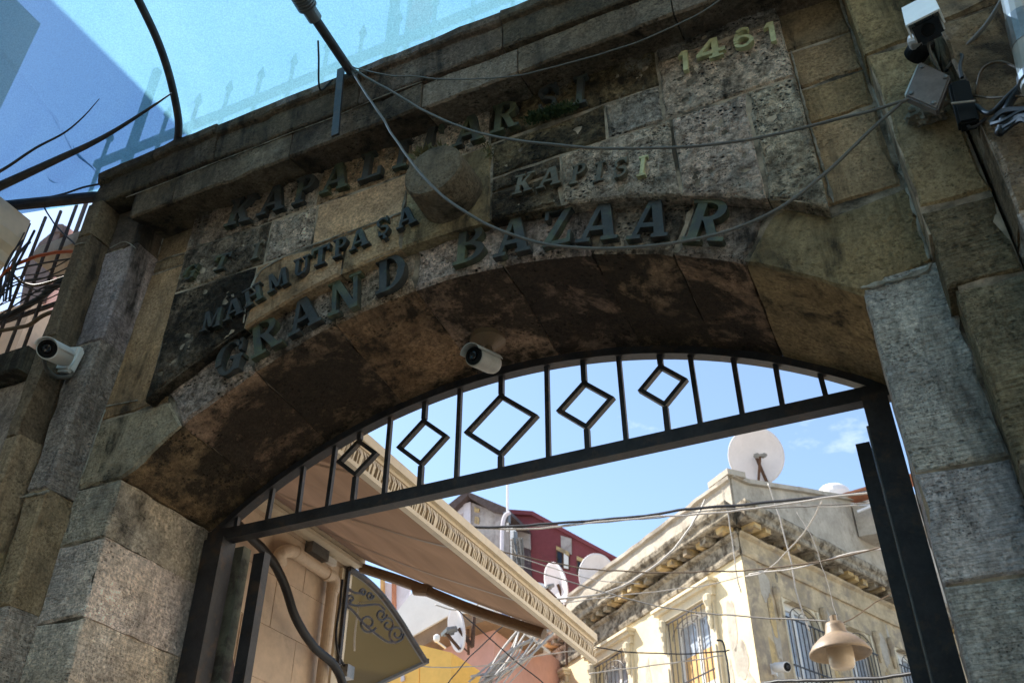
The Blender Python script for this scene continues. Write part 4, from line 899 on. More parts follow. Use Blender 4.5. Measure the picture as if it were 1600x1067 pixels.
bm = bmesh.new(); ccx = atx(48, 345, -4.40); prof = [(-4.63, 4.98), (-4.60, 5.05), (-4.57, 5.07), (-4.57, 5.12), (-4.52, 5.15), (-4.48, 5.22), (-4.46, 5.23), (-4.46, 5.30), (-4.42, 5.33), (-4.40, 5.40), (-4.40, ccx.z), (-4.66, ccx.z + .01)]
a = [bm.verts.new((x, ccx.y, z)) for x, z in prof]; b = [bm.verts.new((x, -7.5, z)) for x, z in prof]; bm.faces.new(a); bm.faces.new(b[::-1])
for i in range(len(prof)): bm.faces.new((a[i], b[i], b[(i+1) % len(prof)], a[(i+1) % len(prof)]))
bmesh.ops.recalc_face_normals(bm, faces=bm.faces[:]); link('cornice', bm, M_CREAM, lb)
for k in range(4):
    y = -1.6 - 1.5 * k; link('window', boxm((-4.635, y - .45, 2.6), (-4.60, y + .45, 4.3)), M_WFRAME, lb); link('pane', boxm((-4.612, y - .38, 2.7), (-4.595, y + .38, 4.2)), M_SKY_GLASS, lb)
# unseen building behind the viewer, added to block sky light and bounce some back
ob = thing('unseen_street_building', 'unseen cream building added across the street to shade the stone gate', 'building', (0, -9, 0))
link('wall', boxm((-9, -12, 0), (6, -8.2, 9)), M_CREAM, ob); link('wall', boxm((3.4, -8.2, 0), (6, -0.4, 8.5)), M_CREAM, ob)
for k in range(5):
    for z in (3.2, 6.0): link('window', boxm((-7.4 + 2.6*k, -8.25, z), (-6.2 + 2.6*k, -8.15, z + 1.7)), M_SKY_GLASS, ob)
pb_ = thing('unseen_bounce_building', 'unseen cream building added right of the passage to bounce sunlight', 'building', (3.5, 5, 0))  # out of view, added to bounce sunlight onto the left jamb and soffit
link('wall', boxm((2.6, 0.7, 0), (6.5, 10, 8.6)), M_CREAM, pb_)
for k in range(3):
    for z in (2.2, 5.4): link('window', boxm((2.585, 2 + 2.7*k, z), (2.7, 3.1 + 2.7*k, z + 1.7)), M_SKY_GLASS, pb_)
# pale building behind the bars at the far left
pk = thing('gabled_house', 'pale pink house with dark gable seen between the bars at left', 'house', aty(100, 500, 7.0))
def slab(par, nm, pts, y, depth, mat):
    bm = bmesh.new(); a = [bm.verts.new(aty(px, py, y)) for px, py in pts]; b = [bm.verts.new(v.co + Vector((0, depth, 0))) for v in a]; n = len(a)
    bm.faces.new(a); bm.faces.new(b[::-1])
    for i in range(n): bm.faces.new((a[i], b[i], b[(i+1) % n], a[(i+1) % n]))
    bmesh.ops.recalc_face_normals(bm, faces=bm.faces[:]); return link(nm, bm, mat, par)
slab(pk, 'wall', [(96, 352), (104, 353), (165, 400), (165, 640), (-30, 640), (62, 470), (84, 400)], 7.0, 4, M_PINK)
slab(pk, 'dark_gable', [(30, 480), (42, 412), (62, 378), (92, 354), (97, 350), (86, 400), (66, 470)], 6.9, 4, M_ROOFD)
slab(pk, 'chimney', [(80, 362), (86, 350), (98, 350), (98, 362)], 6.85, .6, M_ROOFD)

# ------------------------------------------------------------------ courtyard, left: beige building, pipe, awning, canopy
WX, WY1 = -5.4, 4.93
be = thing('beige_building', 'beige stone building along the left of the passage with arched doorway', 'building', (WX - 1, 3, 0))
link('core', boxm((WX - 2.5, 0.66, 0), (WX - .012, WY1 - .012, 5.9)), M_BEIGE, be)
zr = [0.0] + [0.35 + .46 * k for k in range(12)] + [5.9]
dy0, dR, dz0 = 2.45, 1.05, 3.55
for k in range(len(zr) - 1):
    y = 0.70 - (k % 2) * .38
    while y < WY1:
        y1 = min(y + .78, WY1); ya = max(y, .70)
        cyy, czz = (ya + y1) / 2, (zr[k] + zr[k+1]) / 2
        if y1 - ya > .05 and not (abs(cyy - dy0) < dR - .2 and (czz < dz0 or (cyy - dy0)**2 + (czz - dz0)**2 < (dR - .1)**2)):
            bm = boxm((WX - .02, ya + .003, zr[k] + .003), (WX + random.uniform(-.003, .003), y1 - .003, zr[k+1] - .003)); link('stone_panel', bm, M_BEIGE, be)
        y = y1
link('corner_trim', boxm((WX - .2, WY1 - .16, 0), (WX + .035, WY1 + .02, 5.4)), M_CREAM, be)
bm = bmesh.new(); ro = arcpts(dy0, dz0, dR, dR, 0, 180, 20); ri = arcpts(dy0, dz0, dR - .17, dR - .17, 0, 180, 20)
ro = [(dy0 + dR, 0)] + ro + [(dy0 - dR, 0)]; ri = [(dy0 + dR - .17, 0)] + ri + [(dy0 - dR + .17, 0)]
for i in range(len(ro) - 1):
    q = [ro[i], ro[i+1], ri[i+1], ri[i]]; f = [bm.verts.new((WX + .05, y, z)) for y, z in q]; r = [bm.verts.new((WX - .05, y, z)) for y, z in q]
    bm.faces.new(f)
    for j in ((0, 1), (2, 3)): bm.faces.new((f[j[0]], r[j[0]], r[j[1]], f[j[1]]))
bmesh.ops.recalc_face_normals(bm, faces=bm.faces[:]); link('door_arch', bm, M_DOOR, be)
link('door_leaf', boxm((WX - .04, dy0 - dR + .15, 0), (WX + .012, dy0 + dR - .15, dz0)), M_DOOR, be)
bm = bmesh.new(); fan = [bm.verts.new((WX + .012, y, z)) for y, z in arcpts(dy0, dz0, dR - .16, dR - .16, 0, 180, 18)]; bm.faces.new(fan); link('fan_window', bm, M_LENS, be)
dp = thing('drain_pipe', 'beige drain pipe with elbow running along the wall below the awning', 'pipe', atx(500, 1000, WX))
XP = WX + .1
bm = bmesh.new(); tube(bm, smooth_path([atx(438, 880, XP - .06), atx(438, 866, XP), atx(450, 860, XP), atx(462, 863, XP)], 6), .062, 16); link('elbow', bm, M_PVC, dp)
bm = bmesh.new(); tube(bm, [atx(458, 861, XP), atx(515, 899, XP)], .059, 16); link('sloping_tube', bm, M_PVC, dp)
bm = bmesh.new(); tube(bm, smooth_path([atx(509, 895, XP), atx(519, 902, XP), atx(521, 914, XP), atx(519, 926, XP)], 6), .065, 16); link('elbow', bm, M_PVC, dp)
pv = atx(519, 922, XP); bm = bmesh.new(); tube(bm, [pv, Vector((pv.x, pv.y, 0))], .056, 16); link('down_tube', bm, M_PVC, dp)
for q in ((463, 864), (511, 897)):
    p = atx(*q, XP); d = (atx(515, 899, XP) - atx(458, 861, XP)).normalized(); bm = bmesh.new(); tube(bm, [p - d * .02, p + d * .02], .068, 16); link('collar', bm, M_PVC, dp)
wire([atx(*q, WX + .23) for q in ((352, 800), (385, 832), (420, 870), (445, 915), (462, 965), (490, 1008), (520, 1035), (534, 1062), (540, 1100))], .040, M_CABLE_B, 'thick black hose sagging down the beige wall', 'hose', 'hose', sides=10)
tg = thing('wall_socket', 'small grey box under the awning cassette on the beige wall', 'switch box', atx(500, 863, WX))
p = atx(488, 858, WX); link('case', boxm((WX, p.y - .12, p.z - .08), (WX + .09, p.y + .16, p.z + .05)), M_STEEL, tg); link('cap', boxm((WX + .02, p.y + .17, p.z - .06), (WX + .07, p.y + .33, p.z + .0)), M_WHITE, tg)
wire([atx(535, 905, WX + .05), atx(531, 940, WX + .05), atx(525, 985, WX + .05), atx(528, 1020, WX + .06), atx(540, 1045, WX + .07)], .013, M_CABLE_B, 'black wire hanging on the corner trim of the beige wall')

aw = thing('awning', 'tan fabric awning with cream front rail and fringed valance over the passage', 'awning', (-4, 3, 5))
AX, AZ, AY0, AY1 = -2.875, 4.255, 0.78, WY1 - .02
czm = 1.6 + (4.18 - 1.6) * 1.5
link('cassette', boxm((WX + .002, AY0, czm - .04), (WX + .20, AY1 + .04, czm + .16), None, .03), M_CREAM, aw)
link('cassette_lip', boxm((WX + .16, AY0, czm - .085), (WX + .235, AY1 + .03, czm - .045)), M_CREAM, aw)
bm = bmesh.new(); rows = []
for i in range(25):
    t = i / 24; rows.append([bm.verts.new((WX + .2 + (AX - WX - .2) * t, AY0 + (AY1 - AY0) * j / 30, czm + .03 + (AZ + .10 - czm - .03) * t - .05 * math.sin(math.pi * t) + (.014 * math.sin(j * 1.1) + .035 * mnoise.noise(Vector((t * 2.5, j * .22, 3)))) * math.sin(math.pi * t))) for j in range(31)])
for a, b in zip(rows, rows[1:]):
    for j in range(30): bm.faces.new((a[j], a[j+1], b[j+1], b[j]))
link('fabric', bm, M_AWN, aw, smooth=True)
for yy in (AY0 + .9, AY0 + 2.1, AY0 + 3.3):
    bm = bmesh.new(); prv = None
    for i in range(25):
        t = i / 24; jj = (yy - AY0) / (AY1 - AY0) * 30; z = czm + .03 + (AZ + .10 - czm - .03) * t - .05 * math.sin(math.pi * t) + (.014 * math.sin(jj * 1.1) + .035 * mnoise.noise(Vector((t * 2.5, jj * .22, 3)))) * math.sin(math.pi * t) - .006
        r = [bm.verts.new((WX + .2 + (AX - WX - .2) * t, yy + o, z)) for o in (-.018, .018)]
        if prv: bm.faces.new((prv[0], prv[1], r[1], r[0]))
        prv = r
    link('fabric_seam', bm, M_ARM, aw)
link('front_rail', boxm((AX - .02, AY0 - .06, AZ + .05), (AX + .13, AY1 + .06, AZ + .17), None, .03), M_CREAM, aw)
bm = bmesh.new(); y = AY0; rn = random.Random(21); OX = AX + .115
while y < AY1 - .03:
    w = rn.uniform(.007, .014); t = rn.uniform(-.014, .016); dx = rn.uniform(-.006, .010); zt, zm, zb2 = AZ + .03, AZ - .025, AZ - .085 + rn.uniform(-.004, .004)
    r0 = [bm.verts.new((OX, y + o, zt)) for o in (0, w)]; r1 = [bm.verts.new((OX + .014 + dx, y + t + o * 1.1, zm)) for o in (0, w)]; r2 = [bm.verts.new((OX + dx, y + t * 1.4 + o * .8, zb2)) for o in (0, w)]
    for p_, q_ in ((r0, r1), (r1, r2)): bm.faces.new((p_[0], p_[1], q_[1], q_[0]))
    y += w + rn.uniform(.005, .013)
link('fringe', bm, M_CREAM, aw)
link('valance_backing', boxm((OX - .035, AY0, AZ - .08), (OX - .012, AY1, AZ + .052)), M_BRAID, aw)
bm = bmesh.new(); box(bm, (OX - .03, AY0, AZ - .115), (OX + .012, AY1, AZ - .086)); link('valance_braid', bm, M_CREAM, aw)
bm = bmesh.new(); tube(bm, smooth_path([Vector((WX + .2, AY1 - .04, czm - .07)), aty(640, 912, AY1 - .08), aty(740, 953, AY1 - .06), aty(850, 990, AY1 - .04)], 6), .050, 14); link('folding_arm', bm, M_ARM, aw)
bm = bmesh.new(); p = aty(660, 921, AY1 - .08); tube(bm, [p - Vector((.08, 0, -.02)), p + Vector((.08, 0, -.02))], .06, 14); link('arm_joint', bm, M_ARM, aw)

cp = thing('door_canopy', 'smoked door canopy in black iron frame with scrollwork beyond the beige wall', 'canopy', (WX, WY1, 4))
XC = WX + .06
arcpx = [(545, 888), (572, 906), (598, 932), (624, 968), (645, 1002), (664, 1032)]
arcP = smooth_path([atx(px, py, XC) for px, py in arcpx], 6); W_ = 2.2; WV = Vector((-.872, .489, 0)) * W_
bm = bmesh.new(); a = [bm.verts.new(p) for p in arcP]; b = [bm.verts.new(p + WV) for p in arcP]
for i in range(len(a) - 1): bm.faces.new((a[i], a[i+1], b[i+1], b[i]))
link('smoked_sheet', bm, M_POLY, cp, smooth=True)
bm = bmesh.new(); tube(bm, arcP, .035, 8); link('arch_frame', bm, M_IRON, cp)
bm = bmesh.new(); bar(bm, arcP[-1] + Vector((.03, 0, 0)), arcP[-1] + WV, .05, .05); link('front_bar', bm, M_IRON, cp)
zb_ = arcP[0]; bm = bmesh.new(); bar(bm, zb_, Vector((XC, zb_.y, arcP[-1].z - .5)), .04, .03, Vector((1, 0, 0))); link('wall_bar', bm, M_IRON, cp)
def scroll(pts, r=.013): bm = bmesh.new(); tube(bm, smooth_path([atx(px, py, XC) for px, py in pts], 6), r, 6); link('scroll', bm, M_IRON, cp)
def spiral(cx, cy, r0, r1, a0, turns, n=18): return [(cx + (r0 + (r1 - r0) * i / n) * math.cos(math.radians(a0 + 360 * turns * i / n)), cy + 1.1 * (r0 + (r1 - r0) * i / n) * math.sin(math.radians(a0 + 360 * turns * i / n))) for i in range(n + 1)]
scroll([(537, 942), (552, 955), (570, 976), (590, 992), (605, 1002), (618, 1003), (628, 998), (631, 990)])
scroll(spiral(575, 973, 14, 4, 30, 1.3)); scroll(spiral(620, 990, 13, 3, 100, 1.3)); scroll(spiral(606, 976, 11, 3, 200, 1.2)); scroll(spiral(596, 960, 9, 3, 0, 1.2)); scroll([(537, 942), (560, 946), (590, 944), (601, 952)])
scroll(spiral(578, 930, 6, 2, 0, 1.2)); scroll(spiral(567, 925, 5, 2, 180, 1.2)); scroll([(540, 915), (552, 925), (566, 927)]); scroll(spiral(548, 935, 6, 2, 90, 1.2))
link('bracket_bolt', boxm(tuple(atx(540, 1050, XC) - Vector((.05, .06, .06))), tuple(atx(540, 1050, XC) + Vector((.06, .06, .06)))), M_STEEL, cp)
wire([aty(566, 895, 5.6), aty(563, 930, 5.6), aty(556, 975, 5.6), aty(554, 1016, 5.6)], .010, M_CABLE_W, 'pale cord dangling in front of the smoked canopy', 'cord', 'cord')

# ------------------------------------------------------------------ the yellow corner building
YC0 = Vector((-3.046, 13.925, 0)); LD = Vector((-.755, .656, 0)).normalized(); RD = Vector((math.sin(math.radians(22.3)), math.cos(math.radians(22.3)), 0))
LN = Vector((-.656, -.755, 0)).normalized(); RN = Vector((RD.y, -RD.x, 0))
def face_frame(d, nrm):
    return Matrix(((d.x, -nrm.x, 0, YC0.x), (d.y, -nrm.y, 0, YC0.y), (0, 0, 1, 0), (0, 0, 0, 1)))    # local x along, y inward, z up
ML, MR = face_frame(LD, LN), face_frame(RD, RN)
yb = thing('corner_building', 'yellow old corner building with crumbling cornice and barred windows', 'building', (YC0.x, YC0.y, 0))
def recalc(bm): bmesh.ops.recalc_face_normals(bm, faces=bm.faces[:]); return bm
def wall_open(M, s0, s1, z0, z1, opens, depth):
    bm = bmesh.new(); xs = sorted({s0, s1, *[o[0] for o in opens], *[o[1] for o in opens]}); zs = sorted({z0, z1, *[o[2] for o in opens], *[o[3] for o in opens]})
    V = lambda x, y, z: bm.verts.new(M @ Vector((x, y, z)))
    for a, b in zip(xs, xs[1:]):
        for c, d in zip(zs, zs[1:]):
            if any(o[0] <= a and b <= o[1] and o[2] <= c and d <= o[3] for o in opens): continue
            bm.faces.new((V(a,0,c), V(b,0,c), V(b,0,d), V(a,0,d)))
    for x0, x1, c, d in opens:
        for q in (((x0,c),(x1,c)), ((x1,c),(x1,d)), ((x1,d),(x0,d)), ((x0,d),(x0,c))):
            (ax_, az_), (bx_, bz_) = q; bm.faces.new((V(ax_,0,az_), V(bx_,0,bz_), V(bx_,depth,bz_), V(ax_,depth,az_)))
    bmesh.ops.remove_doubles(bm, verts=bm.verts[:], dist=.001); return recalc(bm)
LO = [(1.15, 2.55, 5.6, 8.25), (4.20, 5.60, 5.6, 8.25), (7.22, 8.6, 5.6, 8.25)]
RO = [(1.10, 2.36, 5.6, 8.22), (3.20, 4.34, 5.6, 8.22), (5.25, 6.35, 5.6, 8.22)]
link('left_wall', wall_open(ML, 0, 10.2, 0, 9.0, LO, .28), M_YELLOW, yb); link('right_wall', wall_open(MR, 0, 12, 0, 9.0, RO, .28), M_YSHADE, yb)
bm = bmesh.new(); fp = [YC0, YC0 + LD * 10.2, YC0 + LD * 10.2 - LN * 7, YC0 + RD * 12 - RN * 4, YC0 + RD * 12]; fp = [p + (-LN - RN) * .12 for p in fp]
for z0, z1 in ((9.0, 9.75),):
    a = [bm.verts.new((p.x, p.y, z0)) for p in fp]; b = [bm.verts.new((p.x, p.y, z1)) for p in fp]; bm.faces.new(a[::-1]); bm.faces.new(b)
    for i in range(5): bm.faces.new((a[i], a[(i+1) % 5], b[(i+1) % 5], b[i]))
link('roof_slab', recalc(bm), M_CONC, yb)
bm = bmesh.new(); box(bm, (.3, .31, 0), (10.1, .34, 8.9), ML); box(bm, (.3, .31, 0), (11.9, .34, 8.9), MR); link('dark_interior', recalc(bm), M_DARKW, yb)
def profile_run(M, s0, s1, prof, mat, nm, mitre=True, wear=.02, step=.12):
    """prof: (outward, z); mitred at the corner s=0"""
    bm = bmesh.new(); n = int((s1 - s0) / step); rows = []
    for i in range(n + 1):
        s = s0 + (s1 - s0) * i / n; r = []
        for o, z in prof:
            ss = s - (o * .67 if mitre and i == 0 else 0)
            d = mnoise.noise_vector(Vector((s * 2.2, o * 5, z * 5))) * wear; c = max(0, mnoise.noise(Vector((s * 1.6, z * 3, 7))) - .3) * wear * 5
            r.append(bm.verts.new(M @ Vector((ss, -(o + (d.x - c) * (1 if o > .05 else 0)), z + d.z * .6))))
        rows.append(r)
    k = len(prof)
    for a, b in zip(rows, rows[1:]):
        for j in range(k): bm.faces.new((a[j], b[j], b[(j+1) % k], a[(j+1) % k]))
    bm.faces.new(rows[0]); bm.faces.new(rows[-1][::-1]); link(nm, recalc(bm), mat, yb)
for M, L_, nm in ((ML, 10.2, 'left'), (MR, 12, 'right')):
    profile_run(M, 0, L_, [(-.05, 8.70), (.05, 8.70), (.07, 8.76), (.07, 8.82), (.03, 8.84), (.03, 9.06), (.10, 9.10), (.12, 9.14), (-.05, 9.14)], M_CORNB if nm == 'left' else M_YSHADE, 'frieze')
    profile_run(M, 0, L_, [(-.05, 9.30), (.36, 9.30), (.38, 9.33), (.38, 9.42), (.44, 9.48), (.46, 9.56), (.44, 9.60), (.08, 9.68), (-.05, 9.68)], M_CORNB, 'cornice', wear=.016)
    s = .12
    while s < L_ - .3:
        if random.random() > .12:
            h = random.uniform(.07, .15); w = random.uniform(.12, .2); bm = bmesh.new(); box(bm, (s, -.33 + random.uniform(0, .12), 9.31 - h), (s + w, 0.0, 9.305), M)
            bmesh.ops.subdivide_edges(bm, edges=bm.edges[:], cuts=2, use_grid_fill=True)
            for v in bm.verts: v.co += mnoise.noise_vector(v.co * 5) * .022
            link('bracket', recalc(bm), M_MODIL if (random.random() > .3) else M_CORNB, yb)
        s += random.uniform(.26, .38)
profile_run(ML, 0, 10.2, [(-.2, 9.68), (.05, 9.68), (.05, 10.18), (.12, 10.20), (.13, 10.27), (.02, 10.32), (-.2, 10.32)], M_CONC, 'parapet', wear=.03)
bm = bmesh.new(); pr_px = [(0, 9.68), (0, 10.28), (.5, 10.30), (2.4, 10.80), (5.6, 11.6), (7.6, 11.95), (12, 12.3), (12, 9.68)]
a = [bm.verts.new(MR @ Vector((s, -.04, z))) for s, z in pr_px]; b = [bm.verts.new(MR @ Vector((s, .22, z))) for s, z in pr_px]; bm.faces.new(a); bm.faces.new(b[::-1])
for i in range(len(a)): bm.faces.new((a[i], b[i], b[(i+1) % len(a)], a[(i+1) % len(a)]))
link('parapet_wall', recalc(bm), M_CONC, yb)
bm = bmesh.new(); pts = [(0, 10.28), (.5, 10.31), (2.4, 10.81), (5.6, 11.61), (7.6, 11.96)]
for (s0, z0), (s1, z1) in zip(pts, pts[1:]): bar(bm, MR @ Vector((s0 - .02, .08, z0 + .04)), MR @ Vector((s1, .08, z1 + .04)), .40, .09, Vector((0, 0, 1)))
link('coping', recalc(bm), M_CONC, yb)
bm = bmesh.new(); box(bm, (-.12, -.12, 10.30), (.55, .3, 10.42), ML); link('corner_cap', recalc(bm), M_CONC, yb)
link('corner_quoin', wall_open(MR @ Matrix.Translation((0, -.03, 0)), -.03, .42, 0, 8.7, [], .1), M_YSHADE, yb)
def window(M, o, arched, lit):
    x0, x1, z0, z1 = o; w = x1 - x0; cx = (x0 + x1) / 2
    bm = bmesh.new()
    for q in ((x0, x0 + .13), (x1 - .13, x1), (cx - .05, cx + .05)): box(bm, (q[0], .17, z0), (q[1], .24, z1), M)
    for z in (z0 + .1, z1 - 1.45, z1 - .06): box(bm, (x0 + .13, .165, z - .08), (cx - .051, .235, z + .08), M); box(bm, (cx + .051, .165, z - .08), (x1 - .13, .235, z + .08), M)
    fr = link('window', recalc(bm), M_WFRAME, yb)
    for a, b in ((x0 + .09, cx - .035), (cx + .035, x1 - .09)):
        for c, d in ((z0 + .1, z1 - 1.51), (z1 - 1.39, z1 - .12)):
            bm = bmesh.new(); box(bm, (a, .20, c), (b, .212, d), M); link('pane', recalc(bm), M_SKY_GLASS, fr)
        if lit: bm = bmesh.new(); box(bm, (a + .03, .19, z1 - 1.36), (b - .03, .198, z1 - .75), M); link('board', recalc(bm), M_BOARD, fr)
    # grille
    g = bmesh.new(); n = 8
    for k in range(n + 1): s = x0 + .04 + (w - .08) * k / n; bar(g, M @ Vector((s, -.06, z0)), M @ Vector((s, -.06, z1 - (.42 if arched else .03))), .015, .015, Vector((0, 0, 1)) if False else RD)
    for z in ((z1 - .42) if arched else (z1 - .04), z1 - 1.3, z1 - 2.1): bar(g, M @ Vector((x0 - .02, -.06, z)), M @ Vector((x1 + .02, -.06, z)), .022, .022, Vector((0, 0, 1)))
    tube(g, [M @ Vector((x, -.06, z)) for x, z in arcpts(cx, z1 - .42, w * .40, .30, 0, 180, 14)], .009, 6)
    tube(g, [M @ Vector((x, -.06, z)) for x, z in arcpts(cx, z1 - .42, w * .18, .2, 0, 180, 10)], .008, 6)
    for k in (1, 2, 3): 
        aa = math.radians(45 * k); tube(g, [M @ Vector((cx + w * .18 * math.cos(aa), -.06, z1 - .42 + .2 * math.sin(aa))), M @ Vector((cx + w * .40 * math.cos(aa), -.06, z1 - .42 + .3 * math.sin(aa)))], .008, 5)
    link('window_grille', recalc(g), M_IRON, yb)
    if not arched:
        su = bmesh.new()
        for q in ((x0 - .20, x0 - .02), (x1 + .02, x1 + .20)): box(su, (q[0], -.07, z0), (q[1], 0.0, z1 + .02), M); box(su, (q[0] + .04, -.10, z0), (q[1] - .04, -.071, z1 - .9), M)
        box(su, (x0 - .24, -.09, z1 + .021), (x1 + .24, 0.0, z1 + .18), M); box(su, (x0 - .30, -.17, z1 + .181), (x1 + .30, 0.0, z1 + .25), M); box(su, (x0 - .34, -.22, z1 + .251), (x1 + .34, 0, z1 + .31), M)
        link('window_surround', recalc(su), M_TRIM, yb)
        for q in (x0 - .11, x1 + .11):                     # carved consoles hanging beside the head
            c = bmesh.new(); P = frame_at(M @ Vector((q, -.10, z1 - .05)), (0, 0, -1), M.to_3x3() @ Vector((1, 0, 0)))
            lathe(c, [(.03, -.12), (.09, -.08), (.10, .03), (.06, .14), (.07, .22), (.04, .32), (.055, .40), (.045, .46), (.02, .56)], P, 8); link('carved_console', recalc(c), M_TRIM, yb)
    else:
        for q in (x0 - .16, x1 + .16):
            c = bmesh.new(); P = frame_at(M @ Vector((q, -.03, z1 + .02)), (0, 0, -1), M.to_3x3() @ Vector((1, 0, 0)))
            lathe(c, [(.03, -.1), (.08, -.06), (.09, .06), (.05, .18), (.06, .3), (.04, .42), (.02, .55)], P, 8); link('carved_console', recalc(c), M_YSHADE, yb)
        c = bmesh.new()
        for xx, s_ in ((x0, 1), (x1, -1)):                  # rounded head of the opening
            q = [(xx, z1)] + [(xx + s_ * w * .34 * (1 - math.cos(math.radians(t))), z1 - .26 + .26 * math.sin(math.radians(t))) for t in (0, 30, 60, 90)]
            f = [c.verts.new(M @ Vector((x, .02, z))) for x, z in q]; c.faces.new(f); r = [c.verts.new(M @ Vector((x, .16, z))) for x, z in q]
            for i in range(1, 4): c.faces.new((f[i], f[i+1], r[i+1], r[i]))
        link('arch_head', recalc(c), M_TRIM, yb)
        c = bmesh.new()
        for xx in (x0 - .005, x1 - .055): box(c, (xx, -.02, z0), (xx + .06, .1, z1 - .02), M)
        link('window_surround', recalc(c), M_TRIM, yb)
for o, lit in zip(LO, (True, True, True)): window(ML, o, False, lit)
for o in RO: window(MR, o, True, False)
# peeled plaster patches that stand a little proud / broken edges on the facades
rn = random.Random(11)
def patch(M, s, z, w, h, mat, nm='plaster_patch', off=-.006):
    bm = bmesh.new(); n = 18; f = []
    for k in range(n):
        a = 2 * math.pi * k / n; q = 1 + .45 * mnoise.noise(Vector((math.cos(a) * 1.7 + s, math.sin(a) * 1.7 + z, 3)))
        f.append(bm.verts.new(M @ Vector((s + w * q * math.cos(a), off, z + h * q * math.sin(a)))))
    b = [bm.verts.new(v.co - (M.to_3x3() @ Vector((0, off, 0))) * 1.2) for v in f]; bm.faces.new(f)
    for k in range(n): bm.faces.new((f[k], b[k], b[(k+1) % n], f[(k+1) % n]))
    link(nm, recalc(bm), mat, yb)
for s, z, w, h in ((.55, 7.55, .14, .5), (.42, 6.9, .2, .35), (.25, 6.2, .16, .4), (.75, 6.6, .06, .35), (3.5, 7.3, .1, .5), (6.6, 7.6, .2, .3)): patch(ML, s, z, w, h, M_CONC)
for s, z, w, h in ((.60, 8.3, .22, .3), (.75, 7.4, .12, .5), (2.75, 7.9, .16, .5), (4.8, 8.0, .15, .4), (.6, 6.6, .2, .25)): patch(MR, s, z, w, h, M_CONC)
for s, z, w, h in ((.72, 7.75, .10, .4), (.5, 7.0, .15, .3), (2.7, 7.2, .1, .3), (4.75, 7.3, .12, .3)): patch(MR, s, z, w, h, M_MODIL, off=-.012)
for k in range(26):
    s_ = rn.uniform(.2, 9); z_ = rn.uniform(5.8, 8.5)
    if not any(o[0] - .35 < s_ < o[1] + .35 and o[2] < z_ < o[3] + .4 for o in LO): patch(ML, s_, z_, rn.uniform(.02, .07), rn.uniform(.04, .16), M_CONC if k % 3 else M_CORNB, off=-.004)
for k in range(22):
    s_ = rn.uniform(.45, 6.8); z_ = rn.uniform(5.8, 8.6)
    if not any(o[0] - .15 < s_ < o[1] + .15 and o[2] < z_ < o[3] + .2 for o in RO): patch(MR, s_, z_, rn.uniform(.03, .10), rn.uniform(.05, .22), (M_CONC, M_MODIL, M_CORNB)[k % 3], off=-.004)
pc_ = YC0 + RD * .95 + RN * .05; pcz = atd(1212, 1045, 17.2)
bc3 = bullet_camera(pcz + Vector((-.02, .1, .06)), pcz + Vector((.22, -.12, -.02)), .085, pcz, 'small white camera on the yellow building left of the hanging lamp', hood=False)
link('wall_bracket', boxm(tuple(pcz + Vector((-.22, .06, -.06))), tuple(pcz + Vector((-.02, .26, .12)))), M_WHITE, bc3)

# ------------------------------------------------------------------ dishes
def dish(c, r, nrm, label, arm=True, mast=None):
    t = thing('satellite_dish', label, 'satellite dish', c, 'satellite dishes on the roofs'); M = frame_at(c, nrm); bm = bmesh.new()
    prof = [(max(.001, r * k / 10), -.22 * r + .22 * r * (k / 10) ** 2) for k in range(11)]
    rings = []; N = 40
    for rr, h in prof: rings.append([bm.verts.new(M @ Vector((rr * 1.05 * math.cos(2*math.pi*k/N), rr * math.sin(2*math.pi*k/N), h))) for k in range(N)])
    for rr, h in prof[::-1]: rings.append([bm.verts.new(M @ Vector(((rr * 1.05 + .004) * math.cos(2*math.pi*k/N), (rr + .004) * math.sin(2*math.pi*k/N), h - .025))) for k in range(N)])
    for a, b in zip(rings, rings[1:]):
        for k in range(N): bm.faces.new((a[k], a[(k+1) % N], b[(k+1) % N], b[k]))
    link('reflector', recalc(bm), M_DISH, t, smooth=True)
    if arm:
        dn = M.to_3x3() @ Vector((-1, 0, 0)); n_ = M.to_3x3() @ Vector((0, 0, 1)); b_ = Vector(c) + dn * r * .95; e = Vector(c) + n_ * r * .55 + dn * r * .05
        bm = bmesh.new(); tube(bm, [b_, e], .028, 8); link('feed_arm', bm, M_RUST, t)
        bm = bmesh.new(); s = M.to_3x3() @ Vector((0, 1, 0)); bar(bm, e - s * .14, e + s * .14, .05, .05, n_); link('feed_bar', bm, M_STEEL, t)
        for q in (-.09, .06): bm = bmesh.new(); tube(bm, [e + s * q, e + s * q - n_ * .16], .05, 10); link('feed_horn', bm, M_STEEL, t)
    if mast:
        bm = bmesh.new(); tube(bm, [Vector(c) - Vector(nrm).normalized() * .06 * 1, Vector(mast[0])], .035, 8); tube(bm, [Vector(mast[0]), Vector(mast[1])], .035, 8); link('mount', bm, M_RUST, t)
    return t
tocam = lambda p: (CAM - p).normalized()
p = atd(1182, 712, 18.6); dish(p, .60, tocam(p) + Vector((.25, 0, .1)), 'largest white dish standing alone on the corner of the parapet', True, (p + Vector((.1, .25, -.6)), p + Vector((.1, .25, -1.6))))
p = atd(868, 913, 21.5); dish(p, .50, tocam(p) + Vector((-.85, .3, .1)), 'pale pink dish above the awning rail in front of the red house', True, (p + Vector((.1, .3, -.4)), p + Vector((.1, .3, -1.8))))
p = atd(934, 900, 23.5); dish(p, .56, tocam(p) + Vector((.6, .2, .1)), 'pale pink dish half hidden behind the sloping cornice', True, (p + Vector((.1, .3, -.4)), p + Vector((.1, .3, -1.8))))
p = atd(712, 983, 15.0); dish(p, .335, tocam(p) + Vector((-.9, .35, .15)), 'white dish on a rusty bracket on the pink wall', True, (p + Vector((.28, .05, -.3)), p + Vector((.30, .05, .25))))
